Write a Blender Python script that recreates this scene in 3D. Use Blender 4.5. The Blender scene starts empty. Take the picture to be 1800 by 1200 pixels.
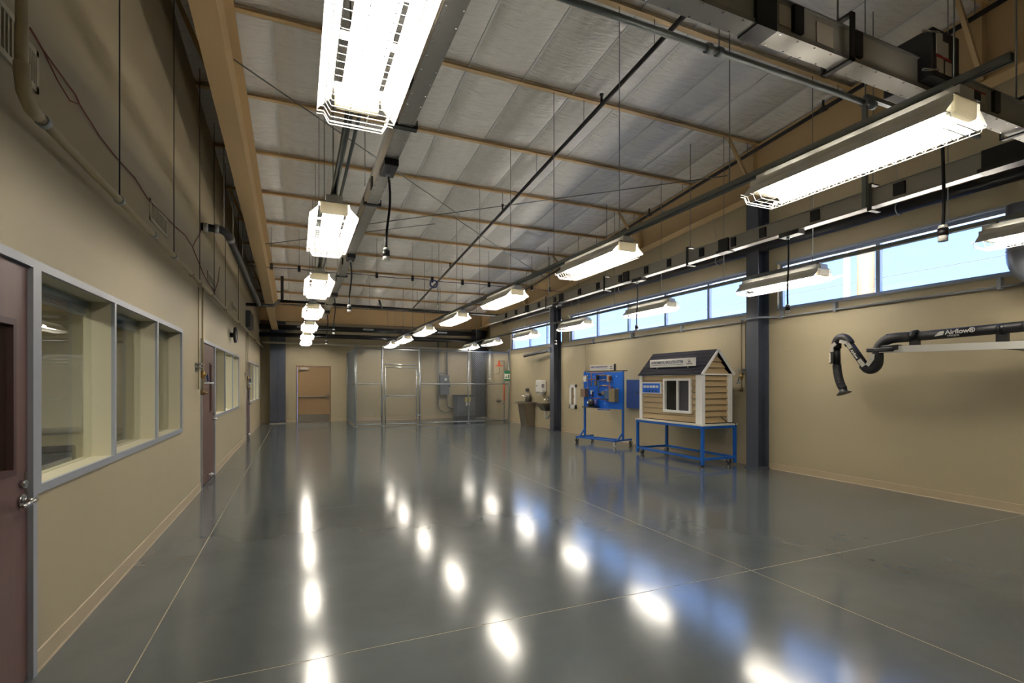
import bpy, math, random
from mathutils import Vector, Matrix
random.seed(7)
SC = bpy.context.scene
COL = SC.collection

# ------------------------------------------------------------------ camera, world, exposure
FPX = 878.0
YAW = math.atan((900 - 522) / FPX)
EYE = 1.535
cd = bpy.data.cameras.new('camera'); cam = bpy.data.objects.new('camera', cd); COL.objects.link(cam)
cd.sensor_width = 36.0; cd.lens = FPX / 1800 * 36.0
cd.shift_y = (673 - 600) / 1800.0
cd.clip_start = 0.05; cd.clip_end = 400
cam.location = (0, 0, EYE); cam.rotation_euler = (math.pi / 2, 0, -YAW)
SC.camera = cam

vs = SC.view_settings
vs.view_transform = 'Standard'; vs.look = 'None'; vs.gamma = 1.0; vs.exposure = 0.45
vs.use_curve_mapping = False
SC.cycles.max_bounces = 10; SC.cycles.diffuse_bounces = 7; SC.cycles.glossy_bounces = 5
SC.cycles.transparent_max_bounces = 16; SC.cycles.caustics_reflective = False; SC.cycles.caustics_refractive = False
SC.cycles.sample_clamp_indirect = 6.0

SKY = 4.2
LAMP = 44.0
w = bpy.data.worlds.new('sky'); SC.world = w; w.use_nodes = True
nt = w.node_tree; nt.nodes.clear()
tc = nt.nodes.new('ShaderNodeTexCoord'); sx = nt.nodes.new('ShaderNodeSeparateXYZ')
cr = nt.nodes.new('ShaderNodeValToRGB'); bg = nt.nodes.new('ShaderNodeBackground'); wo = nt.nodes.new('ShaderNodeOutputWorld')
cr.color_ramp.elements[0].position = 0.0; cr.color_ramp.elements[0].color = (0.165, 0.285, 0.56, 1)
cr.color_ramp.elements[1].position = 0.75; cr.color_ramp.elements[1].color = (0.11, 0.20, 0.56, 1)
e = cr.color_ramp.elements.new(0.28); e.color = (0.12, 0.25, 0.54, 1)
nt.links.new(tc.outputs['Generated'], sx.inputs[0]); nt.links.new(sx.outputs['Z'], cr.inputs[0])
nt.links.new(cr.outputs[0], bg.inputs[0]); bg.inputs[1].default_value = SKY
nt.links.new(bg.outputs[0], wo.inputs[0])

sl = bpy.data.lights.new('sun', 'SUN'); sl.energy = 75.0; sl.angle = 0.01; sl.color = (1.0, 0.95, 0.86)
sun = bpy.data.objects.new('sun', sl); COL.objects.link(sun)
sun.rotation_euler = Vector((0.62, 0.25, -0.9)).to_track_quat('-Z', 'Y').to_euler()


def portal(name, loc, sy, sz):
    l = bpy.data.lights.new(name, 'AREA'); l.shape = 'RECTANGLE'; l.size = sy; l.size_y = sz
    l.cycles.is_portal = True
    o = bpy.data.objects.new(name, l); COL.objects.link(o); o.location = loc
    o.rotation_euler = (0, math.pi / 2, 0); o.rotation_euler = Matrix(((0, 0, 1), (1, 0, 0), (0, 1, 0))).to_euler()
    return o


# ------------------------------------------------------------------ helpers
def lin(c):
    return tuple(((x / 255) / 12.92 if x / 255 <= 0.04045 else ((x / 255 + 0.055) / 1.055) ** 2.4) for x in c)


MATS = {}


def mat(name, rgb, rough=0.5, metal=0.0, noise=0.0, scale=8.0, bump=0.0, bscale=None, emit=0.0, spec=0.5, stretch=None, coat=0.0):
    if name in MATS: return MATS[name]
    m = bpy.data.materials.new(name); m.use_nodes = True
    t = m.node_tree; b = t.nodes['Principled BSDF']
    c = lin(rgb) + (1,)
    b.inputs['Base Color'].default_value = c
    b.inputs['Roughness'].default_value = rough; b.inputs['Metallic'].default_value = metal
    b.inputs['Specular IOR Level'].default_value = spec
    b.inputs['Coat Weight'].default_value = coat
    if noise or bump:
        co = t.nodes.new('ShaderNodeTexCoord'); mp = t.nodes.new('ShaderNodeMapping')
        t.links.new(co.outputs['Object'], mp.inputs[0])
        if stretch: mp.inputs['Scale'].default_value = stretch
        n = t.nodes.new('ShaderNodeTexNoise'); n.inputs['Scale'].default_value = scale; n.inputs['Detail'].default_value = 5
        t.links.new(mp.outputs[0], n.inputs['Vector'])
        if noise:
            mx = t.nodes.new('ShaderNodeMix'); mx.data_type = 'RGBA'
            mx.inputs['A'].default_value = tuple(x * (1 - noise) for x in c[:3]) + (1,)
            mx.inputs['B'].default_value = tuple(min(1, x * (1 + noise)) for x in c[:3]) + (1,)
            t.links.new(n.outputs['Fac'], mx.inputs['Factor']); t.links.new(mx.outputs['Result'], b.inputs['Base Color'])
        if bump:
            n2 = n
            if bscale:
                n2 = t.nodes.new('ShaderNodeTexNoise'); n2.inputs['Scale'].default_value = bscale; n2.inputs['Detail'].default_value = 4
                t.links.new(mp.outputs[0], n2.inputs['Vector'])
            bp = t.nodes.new('ShaderNodeBump'); bp.inputs['Strength'].default_value = bump; bp.inputs['Distance'].default_value = 0.02
            t.links.new(n2.outputs['Fac'], bp.inputs['Height']); t.links.new(bp.outputs[0], b.inputs['Normal'])
    if emit:
        b.inputs['Emission Color'].default_value = c; b.inputs['Emission Strength'].default_value = emit
    MATS[name] = m
    return m


def glass_mat(name, ior, tint=(1, 1, 1), rough=0.0):
    m = bpy.data.materials.new(name); m.use_nodes = True
    t = m.node_tree; t.nodes.clear()
    o = t.nodes.new('ShaderNodeOutputMaterial'); mx = t.nodes.new('ShaderNodeMixShader')
    tr = t.nodes.new('ShaderNodeBsdfTransparent'); tr.inputs[0].default_value = tint + (1,)
    gl = t.nodes.new('ShaderNodeBsdfGlossy'); gl.inputs['Roughness'].default_value = rough
    # Schlick reflectance from the facing angle, the same from both sides of the pane
    f0 = ((ior - 1) / (ior + 1)) ** 2
    ge = t.nodes.new('ShaderNodeNewGeometry'); dt = t.nodes.new('ShaderNodeVectorMath'); dt.operation = 'DOT_PRODUCT'
    t.links.new(ge.outputs['Incoming'], dt.inputs[0]); t.links.new(ge.outputs['Normal'], dt.inputs[1])
    ab = t.nodes.new('ShaderNodeMath'); ab.operation = 'ABSOLUTE'; t.links.new(dt.outputs['Value'], ab.inputs[0])
    om = t.nodes.new('ShaderNodeMath'); om.operation = 'SUBTRACT'; om.inputs[0].default_value = 1; t.links.new(ab.outputs[0], om.inputs[1])
    pw_ = t.nodes.new('ShaderNodeMath'); pw_.operation = 'POWER'; pw_.inputs[1].default_value = 5; t.links.new(om.outputs[0], pw_.inputs[0])
    fr = t.nodes.new('ShaderNodeMath'); fr.operation = 'MULTIPLY_ADD'; fr.inputs[1].default_value = 1 - f0; fr.inputs[2].default_value = f0
    t.links.new(pw_.outputs[0], fr.inputs[0])
    t.links.new(fr.outputs[0], mx.inputs[0]); t.links.new(tr.outputs[0], mx.inputs[1]); t.links.new(gl.outputs[0], mx.inputs[2])
    t.links.new(mx.outputs[0], o.inputs[0]); MATS[name] = m
    return m


M_WALL = mat('beige_paint', (178, 166, 137), 0.55, noise=0.03, scale=3, bump=0.03, bscale=140)
M_WALLB = mat('beige_paint_office', (188, 178, 148), 0.6)
M_BASE = mat('vinyl_base', (184, 168, 140), 0.45)
M_TAN = mat('tan_steel_paint', (180, 154, 112), 0.5, noise=0.05, scale=4)
M_SLATE = mat('slate_steel_paint', (66, 71, 84), 0.45, noise=0.06, scale=6)
M_FRAME = mat('grey_frame_paint', (158, 163, 172), 0.35)
M_REVEAL = mat('cream_reveal_paint', (206, 198, 172), 0.5)
M_BLACK = mat('black_paint', (24, 24, 27), 0.4)
M_BLKP = mat('black_plastic', (20, 20, 23), 0.45, bump=0.02, scale=60)
M_GALV = mat('galvanised_steel', (170, 176, 180), 0.35, 0.85, noise=0.12, scale=40)
M_STRUT = mat('strut_steel', (128, 134, 134), 0.42, 0.7, noise=0.1, scale=25)
M_ALU = mat('aluminium', (168, 166, 160), 0.4, 0.7, noise=0.06, scale=12, stretch=(1, 1, 1))
M_ALUG = mat('busway_grey_paint', (176, 172, 162), 0.45, noise=0.04, scale=5)
M_CHROME = mat('chrome', (215, 215, 215), 0.12, 1.0)
M_STAIN = mat('stainless_steel', (150, 141, 130), 0.28, 0.9, noise=0.08, scale=20)
M_WHITE = mat('white_enamel', (245, 245, 242), 0.4)
M_WPLAS = mat('white_plastic', (232, 230, 224), 0.45)
M_CAP = mat('cream_lamp_cap', (222, 216, 196), 0.5)
def translucent(m, fac):
    t = m.node_tree; p = t.nodes['Principled BSDF']; tr = t.nodes.new('ShaderNodeBsdfTranslucent'); ms = t.nodes.new('ShaderNodeMixShader')
    tr.inputs[0].default_value = p.inputs['Base Color'].default_value; ms.inputs[0].default_value = fac
    t.links.new(p.outputs[0], ms.inputs[1]); t.links.new(tr.outputs[0], ms.inputs[2]); t.links.new(ms.outputs[0], t.nodes['Material Output'].inputs[0])


translucent(M_CAP, 0.08)
M_TUBE = mat('lamp_tube', (255, 247, 234), 0.5, emit=LAMP)
M_DOORW = mat('walnut_door', (92, 66, 62), 0.42, noise=0.18, scale=3.0, stretch=(9, 9, 0.5))
M_DOORD = mat('walnut_edge', (58, 34, 32), 0.45)
M_DOORT = mat('tan_door_paint', (146, 118, 84), 0.45, noise=0.03)
M_PIPE = mat('beige_pipe_paint', (176, 162, 130), 0.45)
M_BLUE = mat('blue_frame_paint', (14, 92, 186), 0.35)
M_BLUEB = mat('blue_panel', (8, 98, 208), 0.4, noise=0.05, scale=3)
M_BLUED = mat('dark_blue_panel', (34, 66, 132), 0.5, noise=0.25, scale=9)
M_SIDING = mat('tan_vinyl_siding', (172, 150, 112), 0.5, noise=0.04, scale=6, stretch=(1, 1, 6))
M_SHING = mat('charcoal_shingle', (34, 34, 40), 0.95, noise=0.3, scale=90, bump=0.2, bscale=120, spec=0.1)
M_COPPER = mat('copper', (178, 112, 74), 0.35, 0.8, noise=0.1)
M_BRASS = mat('brass', (176, 146, 84), 0.35, 0.9)
M_ORANGE = mat('safety_orange', (244, 96, 26), 0.4)
M_GREEN = mat('sign_green', (28, 118, 78), 0.5)
M_RED = mat('red_paint', (176, 50, 40), 0.5)
M_RWIRE = mat('red_wire', (138, 74, 62), 0.6)
M_GREY = mat('grey_enclosure', (104, 110, 120), 0.5)
M_DGREY = mat('dark_grey_steel', (62, 64, 68), 0.5)
M_INK = mat('blue_black_ink', (38, 46, 84), 0.6)
M_INKG = mat('grey_ink', (120, 122, 128), 0.6)
M_HOSE = mat('black_hose', (20, 20, 24), 0.5)
M_HOSER = mat('black_ribbed_hose', (30, 30, 34), 0.55)
M_BRKT = mat('grey_bracket_paint', (178, 174, 164), 0.45)
M_RUBBER = mat('black_rubber', (22, 22, 22), 0.7)
M_CHMESH = mat('chair_mesh', (52, 54, 58), 0.7)
M_GROUND = mat('outdoor_gravel', (196, 190, 178), 0.9, noise=0.2, scale=1.5)
M_WOOD = mat('weathered_wood', (96, 82, 66), 0.8, noise=0.2, scale=3, stretch=(6, 6, 0.4))
M_JOINT = mat('joint_filler', (196, 186, 160), 0.7)
M_BLIND = mat('blind_metal', (120, 142, 172), 0.35, 0.3)
M_DUCT = mat('duct_grey', (128, 134, 146), 0.35, 0.6)
M_TAPE = mat('seam_tape', (214, 216, 216), 0.35)
M_GLASS = glass_mat('window_glass', 1.5)
M_GLASSI = glass_mat('office_glass', 1.75, (0.93, 0.95, 0.90))
M_DARKGL = mat('dark_glass', (16, 17, 22), 0.08)


def concrete():
    m = bpy.data.materials.new('polished_concrete'); m.use_nodes = True
    t = m.node_tree; b = t.nodes['Principled BSDF']
    geo = t.nodes.new('ShaderNodeNewGeometry')
    n1 = t.nodes.new('ShaderNodeTexNoise'); n1.inputs['Scale'].default_value = 0.9; n1.inputs['Detail'].default_value = 4; n1.inputs['Roughness'].default_value = 0.62
    n1.inputs['Distortion'].default_value = 0.5
    n2 = t.nodes.new('ShaderNodeTexNoise'); n2.inputs['Scale'].default_value = 7.0; n2.inputs['Detail'].default_value = 8; n2.inputs['Roughness'].default_value = 0.7
    for n in (n1, n2): t.links.new(geo.outputs['Position'], n.inputs['Vector'])
    r1 = t.nodes.new('ShaderNodeValToRGB')
    r1.color_ramp.elements[0].position = 0.32; r1.color_ramp.elements[0].color = lin((90, 96, 98)) + (1,)
    r1.color_ramp.elements[1].position = 0.68; r1.color_ramp.elements[1].color = lin((101, 108, 110)) + (1,)
    t.links.new(n1.outputs['Fac'], r1.inputs[0])
    r2 = t.nodes.new('ShaderNodeValToRGB')
    r2.color_ramp.elements[0].position = 0.35; r2.color_ramp.elements[0].color = (0.985, 0.985, 0.985, 1)
    r2.color_ramp.elements[1].position = 0.7; r2.color_ramp.elements[1].color = (1.015, 1.015, 1.015, 1)
    t.links.new(n2.outputs['Fac'], r2.inputs[0])
    mx = t.nodes.new('ShaderNodeMix'); mx.data_type = 'RGBA'; mx.blend_type = 'MULTIPLY'; mx.inputs['Factor'].default_value = 1
    t.links.new(r1.outputs[0], mx.inputs['A']); t.links.new(r2.outputs[0], mx.inputs['B'])
    t.links.new(mx.outputs['Result'], b.inputs['Base Color'])
    mr = t.nodes.new('ShaderNodeMapRange'); mr.inputs['To Min'].default_value = 0.08; mr.inputs['To Max'].default_value = 0.20
    t.links.new(n2.outputs['Fac'], mr.inputs['Value']); t.links.new(mr.outputs[0], b.inputs['Roughness'])
    b.inputs['Specular IOR Level'].default_value = 0.95
    return m


M_CONC = concrete()


def vinyl():
    m = bpy.data.materials.new('white_vinyl_facing'); m.use_nodes = True
    t = m.node_tree; b = t.nodes['Principled BSDF']
    b.inputs['Base Color'].default_value = lin((234, 233, 229)) + (1,)
    b.inputs['Roughness'].default_value = 0.26; b.inputs['Specular IOR Level'].default_value = 0.8
    co = t.nodes.new('ShaderNodeNewGeometry')
    mp = t.nodes.new('ShaderNodeMapping'); mp.inputs['Scale'].default_value = (2.0, 11.0, 6.0); mp.inputs['Rotation'].default_value = (0, 0, 0.35)
    t.links.new(co.outputs['Position'], mp.inputs[0])
    n = t.nodes.new('ShaderNodeTexNoise'); n.inputs['Scale'].default_value = 1.6; n.inputs['Detail'].default_value = 4; n.inputs['Distortion'].default_value = 0.9
    t.links.new(mp.outputs[0], n.inputs['Vector'])
    n2 = t.nodes.new('ShaderNodeTexNoise'); n2.inputs['Scale'].default_value = 1.3; n2.inputs['Detail'].default_value = 2
    t.links.new(co.outputs['Position'], n2.inputs['Vector'])
    mul = t.nodes.new('ShaderNodeMath'); mul.operation = 'MULTIPLY'
    t.links.new(n.outputs['Fac'], mul.inputs[0]); t.links.new(n2.outputs['Fac'], mul.inputs[1])
    bp = t.nodes.new('ShaderNodeBump'); bp.inputs['Strength'].default_value = 0.9; bp.inputs['Distance'].default_value = 0.06
    t.links.new(mul.outputs[0], bp.inputs['Height']); t.links.new(bp.outputs[0], b.inputs['Normal'])
    return m


M_VINYL = vinyl()
ROOTLOC = {}


class MB:
    def __init__(s): s.v = []; s.f = []; s.sm = []

    def add(s, vs_, fs, smooth=False):
        o = len(s.v); s.v += [tuple(p) for p in vs_]
        for f in fs: s.f.append(tuple(i + o for i in f)); s.sm.append(smooth)
        return s

    def box(s, x0, x1, y0, y1, z0, z1):
        if x0 > x1: x0, x1 = x1, x0
        if y0 > y1: y0, y1 = y1, y0
        if z0 > z1: z0, z1 = z1, z0
        return s.add([(x0, y0, z0), (x1, y0, z0), (x1, y1, z0), (x0, y1, z0), (x0, y0, z1), (x1, y0, z1), (x1, y1, z1), (x0, y1, z1)],
                     [(0, 3, 2, 1), (4, 5, 6, 7), (0, 1, 5, 4), (1, 2, 6, 5), (2, 3, 7, 6), (3, 0, 4, 7)])

    def rbox(s, x0, x1, y0, y1, z0, z1, b):
        """box with chamfered edges"""
        xs = sorted((x0, x1)); ys = sorted((y0, y1)); zs = sorted((z0, z1))
        b = min(b, (xs[1] - xs[0]) / 2.01, (ys[1] - ys[0]) / 2.01, (zs[1] - zs[0]) / 2.01)
        import bmesh
        bm = bmesh.new(); bmesh.ops.create_cube(bm, size=1)
        for v in bm.verts:
            v.co = (xs[0] if v.co.x < 0 else xs[1], ys[0] if v.co.y < 0 else ys[1], zs[0] if v.co.z < 0 else zs[1])
        bmesh.ops.bevel(bm, geom=bm.edges[:], offset=b, segments=2, affect='EDGES', profile=0.5)
        bm.verts.index_update()
        s.add([v.co[:] for v in bm.verts], [[v.index for v in f.verts] for f in bm.faces]); bm.free()
        return s

    def bar(s, p, q, w_, h_=None, up=(0, 0, 1)):
        h_ = h_ or w_; p = Vector(p); q = Vector(q); d = (q - p).normalized(); u = Vector(up)
        if abs(d.dot(u)) > 0.99: u = Vector((0, 1, 0))
        a = d.cross(u).normalized() * w_ / 2; b = a.cross(d).normalized() * h_ / 2
        vs_ = [p - a - b, p + a - b, p + a + b, p - a + b, q - a - b, q + a - b, q + a + b, q - a + b]
        return s.add(vs_, [(0, 3, 2, 1), (4, 5, 6, 7), (0, 1, 5, 4), (1, 2, 6, 5), (2, 3, 7, 6), (3, 0, 4, 7)])

    def tube(s, pts, r, n=8, caps=True):
        pts = [Vector(p) for p in pts]; rs = r if isinstance(r, (list, tuple)) else [r] * len(pts)
        rings = []; prev = None
        for i, p in enumerate(pts):
            if i == 0: d = pts[1] - p
            elif i == len(pts) - 1: d = p - pts[i - 1]
            else: d = (pts[i + 1] - p).normalized() + (p - pts[i - 1]).normalized()
            d.normalize()
            if prev is None:
                u = Vector((0, 0, 1)) if abs(d.z) < 0.9 else Vector((1, 0, 0))
                a = d.cross(u).normalized()
            else:
                a = (prev - d * prev.dot(d)).normalized()
            prev = a; b = d.cross(a)
            rings.append([p + (a * math.cos(2 * math.pi * k / n) + b * math.sin(2 * math.pi * k / n)) * rs[i] for k in range(n)])
        vs_ = [q for rg in rings for q in rg]; fs = []
        for i in range(len(pts) - 1):
            for k in range(n): fs.append((i * n + k, i * n + (k + 1) % n, (i + 1) * n + (k + 1) % n, (i + 1) * n + k))
        s.add(vs_, fs, True)
        if caps:
            o = len(s.v) - len(vs_)
            s.f.append(tuple(o + k for k in range(n))[::-1]); s.sm.append(False)
            s.f.append(tuple(o + (len(pts) - 1) * n + k for k in range(n))); s.sm.append(False)
        return s

    def prism(s, poly, axis, a0, a1):
        """poly of 2D points in the two other axes (in x,y,z order), extruded along axis"""
        def P(u, v, t):
            return {'x': (t, u, v), 'y': (u, t, v), 'z': (u, v, t)}[axis]
        n = len(poly)
        vs_ = [P(u, v, a0) for u, v in poly] + [P(u, v, a1) for u, v in poly]
        return s.add(vs_, [tuple(range(n))[::-1], tuple(range(n, 2 * n))] + [(i, (i + 1) % n, n + (i + 1) % n, n + i) for i in range(n)])

    def build(s, name, m, parent=None, local=False, smooth=None):
        me = bpy.data.meshes.new(name)
        vv = [Vector(p) for p in s.v]; loc = Vector((0, 0, 0))
        if parent is None:
            lo = Vector([min(p[i] for p in vv) for i in range(3)]); hi = Vector([max(p[i] for p in vv) for i in range(3)])
            loc = Vector(((lo.x + hi.x) / 2, (lo.y + hi.y) / 2, lo.z)); vv = [p - loc for p in vv]
        elif not local:
            r = parent
            while r.parent: r = r.parent
            off = ROOTLOC.get(r.name, Vector(r.location)); vv = [p - off for p in vv]
        me.from_pydata([tuple(p) for p in vv], [], s.f)
        import bmesh
        bm = bmesh.new(); bm.from_mesh(me); bmesh.ops.recalc_face_normals(bm, faces=bm.faces); bm.to_mesh(me); bm.free()
        me.polygons.foreach_set('use_smooth', s.sm if smooth is None else [smooth] * len(s.f))
        me.materials.append(m)
        o = bpy.data.objects.new(name, me); COL.objects.link(o); o.location = loc
        if parent is not None: o.parent = parent
        else: ROOTLOC[o.name] = loc
        return o


def tag(o, label, cat, group=None):
    o['label'] = label; o['category'] = cat
    if group: o['group'] = group
    return o


def thing(name, label, cat, loc=(0, 0, 0), rz=0, group=None):
    o = bpy.data.objects.new(name, None); COL.objects.link(o); o.empty_display_size = 0.1
    o.location = loc; o.rotation_euler = (0, 0, rz); ROOTLOC[o.name] = Vector(loc)
    return tag(o, label, cat, group)


def struct(o, label=None):
    o['kind'] = 'structure'
    if label: o['label'] = label
    return o


def sroot(name, loc=(0, 0, 0)):
    o = bpy.data.objects.new(name, None); COL.objects.link(o); o.empty_display_size = 0.1
    o.location = loc; ROOTLOC[o.name] = Vector(loc); o['kind'] = 'structure'
    return o


def copy_tree(o, parent=None):
    c = o.copy(); COL.objects.link(c); c.parent = parent
    for ch in list(o.children): copy_tree(ch, c)
    return c


def text_part(s_, size, org, xd, yd, m, parent, name='lettering', align='LEFT', bold=0.0, xscale=1.0, local=False):
    cu = bpy.data.curves.new(name, 'FONT'); cu.body = s_; cu.size = size; cu.align_x = align; cu.offset = bold; cu.extrude = 0.0008
    to = bpy.data.objects.new('tmp', cu); COL.objects.link(to)
    me = bpy.data.meshes.new_from_object(to)
    bpy.data.objects.remove(to); xd = Vector(xd).normalized(); yd = Vector(yd).normalized(); zd = xd.cross(yd)
    mb = MB()
    mb.add([Vector(org) + xd * v.co.x * xscale + yd * v.co.y + zd * v.co.z for v in me.vertices], [tuple(p.vertices) for p in me.polygons])
    bpy.data.meshes.remove(me)
    return mb.build(name, m, parent, local=local)


def arc(c, r, a0, a1, n, ax1, ax2):
    c = Vector(c); ax1 = Vector(ax1); ax2 = Vector(ax2)
    return [c + ax1 * r * math.cos(a0 + (a1 - a0) * i / n) + ax2 * r * math.sin(a0 + (a1 - a0) * i / n) for i in range(n + 1)]


def smooth(pts, n=4):
    P_ = [Vector(p) for p in pts]; P_ = [P_[0] * 2 - P_[1]] + P_ + [P_[-1] * 2 - P_[-2]]; out = []
    for i in range(1, len(P_) - 2):
        a, b, c, d = P_[i - 1:i + 3]
        for k in range(n):
            t_ = k / n
            out.append(0.5 * (2 * b + (c - a) * t_ + (2 * a - 5 * b + 4 * c - d) * t_ ** 2 + (3 * b - a - 3 * c + d) * t_ ** 3))
    return out + [P_[-2]]


# ------------------------------------------------------------------ room dimensions (metres)
XL, XR, YB, YF0 = -1.273, 7.81, 21.25, -2.6
Z0, SL = 6.25, 0.0833            # purlin underside height at y=0, fall per metre
def cz(y): return Z0 - SL * y
def bz(y): return 5.23 - 0.0625 * y       # underside of right rafter
def lz(y): return 5.24 - 0.084 * y        # underside of left rafter
WT = 0.17                         # left wall thickness
XO = XL - WT

# floor: slabs on a bed of pale joint filler
floor = struct(MB().box(XL - 0.2, XR + 0.1, YF0 - 0.1, YB + 0.1, -0.12, -0.0012).build('floor', M_JOINT))
xs = [XL - 0.1, -0.805, 3.42, XR + 0.05]
ys = [YF0 - 0.05, -0.55, 2.985, 6.53, 10.07, 13.61, 17.15, YB + 0.05]
for i in range(len(xs) - 1):
    for j in range(len(ys) - 1):
        g = 0.0035
        MB().box(xs[i] + g, xs[i + 1] - g, ys[j] + g, ys[j + 1] - g, -0.0012, 0).build('slab', M_CONC, floor)

# left wall with openings (y0,y1,z0,z1)
DOORS_L = [(2.42, 3.405), (8.36, 9.68), (15.28, 16.37)]
WINS_L = [(3.405, 7.06, (4.64, 5.89)), (9.68, 13.42, (10.95, 12.2)), (16.37, 20.03, (17.6, 18.8))]
ZH, ZS = 2.18, 0.95
mb = MB(); cuts = []
for d in range(3):
    cuts.append((DOORS_L[d][0], DOORS_L[d][1], 0, ZH)); cuts.append((WINS_L[d][0], WINS_L[d][1], ZS, ZH))
y = YF0
for (a, b, za, zb) in sorted(cuts):
    if a > y + 1e-4: mb.box(XO, XL, y, a, 0, ZH)
    if za > 0: mb.box(XO, XL, a, b, 0, za)
    y = b
mb.box(XO, XL, y, YB, 0, ZH)
mb.box(XO, XL, YF0, YB, ZH, 6.6)
struct(mb.build('wall_left', M_WALL))

# right wall with clerestory openings
WINS_R = [(3.10, 6.26, (4.64,)), (6.62, 13.62, (7.95, 9.28, 10.7, 12.15)), (14.1, 18.28, (15.28, 16.66))]
ZW0, ZW1 = 2.83, 3.64
mb = MB().box(XR, XR + 0.2, YF0, YB, 0, ZW0).box(XR, XR + 0.2, YF0, YB, ZW1, 6.6)
y = YF0
for (a, b, _) in WINS_R: mb.box(XR, XR + 0.2, y, a, ZW0, ZW1); y = b
mb.box(XR, XR + 0.2, y, YB, ZW0, ZW1)
struct(mb.build('wall_right', M_WALL))
# back wall with door opening
DX0, DX1, DZ = -0.04, 1.25, 2.22
mb = MB().box(XO, DX0, YB, YB + 0.2, 0, 6).box(DX1, XR + 0.2, YB, YB + 0.2, 0, 6).box(DX0, DX1, YB, YB + 0.2, DZ, 6)
struct(mb.build('wall_back', M_WALL))
struct(MB().box(XO, XR + 0.2, YF0 - 0.2, YF0, 0, 6.8).build('wall_front', M_WALL))

# baseboards
for d, (a, b) in enumerate([(YF0, 2.42), (3.405, 8.36), (9.68, 15.28), (16.37, YB)]):
    struct(MB().prism([(XL, 0), (XL + 0.014, 0), (XL + 0.008, 0.012), (XL + 0.006, 0.105), (XL, 0.11)], 'y', a, b).build('baseboard_left', M_BASE))
struct(MB().prism([(XR, 0), (XR - 0.014, 0), (XR - 0.008, 0.012), (XR - 0.006, 0.105), (XR, 0.11)], 'y', YF0, YB).build('baseboard_right', M_BASE))
for a, b in ((XL, DX0), (DX1, XR)):
    struct(MB().prism([(YB, 0), (YB - 0.014, 0), (YB - 0.008, 0.012), (YB - 0.006, 0.105), (YB, 0.11)], 'x', a, b).build('baseboard_back', M_BASE))

# ceiling: white faced insulation panels between tan purlins
ceil = struct(MB().add([(XO, YF0 - .2, cz(YF0 - .2) + 0.30), (XR + .2, YF0 - .2, cz(YF0 - .2) + 0.30), (XR + .2, YB + .2, cz(YB + .2) + 0.30), (XO, YB + .2, cz(YB + .2) + 0.30),
                        (XO, YF0 - .2, cz(YF0 - .2) + 0.36), (XR + .2, YF0 - .2, cz(YF0 - .2) + 0.36), (XR + .2, YB + .2, cz(YB + .2) + 0.36), (XO, YB + .2, cz(YB + .2) + 0.36)],
                       [(0, 1, 2, 3), (4, 7, 6, 5), (0, 4, 5, 1), (1, 5, 6, 2), (2, 6, 7, 3), (3, 7, 4, 0)]).build('ceiling', M_VINYL))
PUR = [6.37 + 1.59 * k for k in range(-5, 10)]
SEAM = [-1.08 + 0.8 * k for k in range(0, 12)]
pw, ph = 0.8, 1.59
variants = []
for k in range(6):
    rnd = random.Random(k); N = 18; vs_ = []; fs = []
    ph1 = [rnd.uniform(0, 6.28) for _ in range(8)]
    for j in range(N + 1):
        for i in range(N + 1):
            u, v = i / N, j / N
            sag = 0.055 * (math.sin(math.pi * u) ** 0.6) * (math.sin(math.pi * v) ** 0.5)
            fan = math.exp(-((v - 0.02) / 0.18) ** 2) + 0.8 * math.exp(-((v - 0.98) / 0.2) ** 2)
            wr = 0.012 * fan * math.sin(26 * u + 5 * v + ph1[0] + 2 * math.sin(6 * v + ph1[1]))
            wr += 0.008 * math.sin(math.pi * u) * math.sin(30 * v + 9 * u + ph1[2] + 2.5 * math.sin(5 * u + ph1[3])) * (0.4 + 0.6 * math.sin(3 * v + ph1[4]) ** 2)
            edge = min(1, 8 * min(u, 1 - u, v, 1 - v))
            vs_.append(((u - 0.5) * pw, (v - 0.5) * ph, -sag + wr * edge))
    for j in range(N):
        for i in range(N):
            q = j * (N + 1) + i; fs.append((q, q + 1, q + N + 2, q + N + 1))
    me = bpy.data.meshes.new('insulation_panel'); me.from_pydata(vs_, [], fs)
    me.polygons.foreach_set('use_smooth', [True] * len(fs)); me.materials.append(M_VINYL); variants.append(me)
cl = Vector(ceil.location)
tilt = math.atan(SL)
for j in range(-1, len(PUR)):
    y0 = PUR[0] - 1.59 if j < 0 else PUR[j]
    for i in range(-1, len(SEAM)):
        x0 = SEAM[0] - 0.8 if i < 0 else SEAM[i]
        yc = y0 + ph / 2; xc = x0 + pw / 2
        if xc > XR + 0.3 or yc > YB + 0.7: continue
        o = bpy.data.objects.new('insulation_panel', random.choice(variants)); COL.objects.link(o)
        o.parent = ceil; o.location = Vector((xc, yc, cz(yc) + 0.075)) - cl; o.rotation_euler = (-tilt, 0, 0)
for x in SEAM:
    if XL < x < XR:
        MB().bar((x, YF0, cz(YF0) + 0.065), (x, YB, cz(YB) + 0.065), 0.028, 0.012).build('seam_tape', M_TAPE, ceil)
for y in PUR:
    z = cz(y)
    MB().box(XL, XR, y - 0.036, y + 0.036, z, z + 0.006).box(XL, XR, y + 0.031, y + 0.036, z, z + 0.18).build('purlin', mat('purlin_paint', (206, 178, 132), 0.5), ceil)

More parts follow.
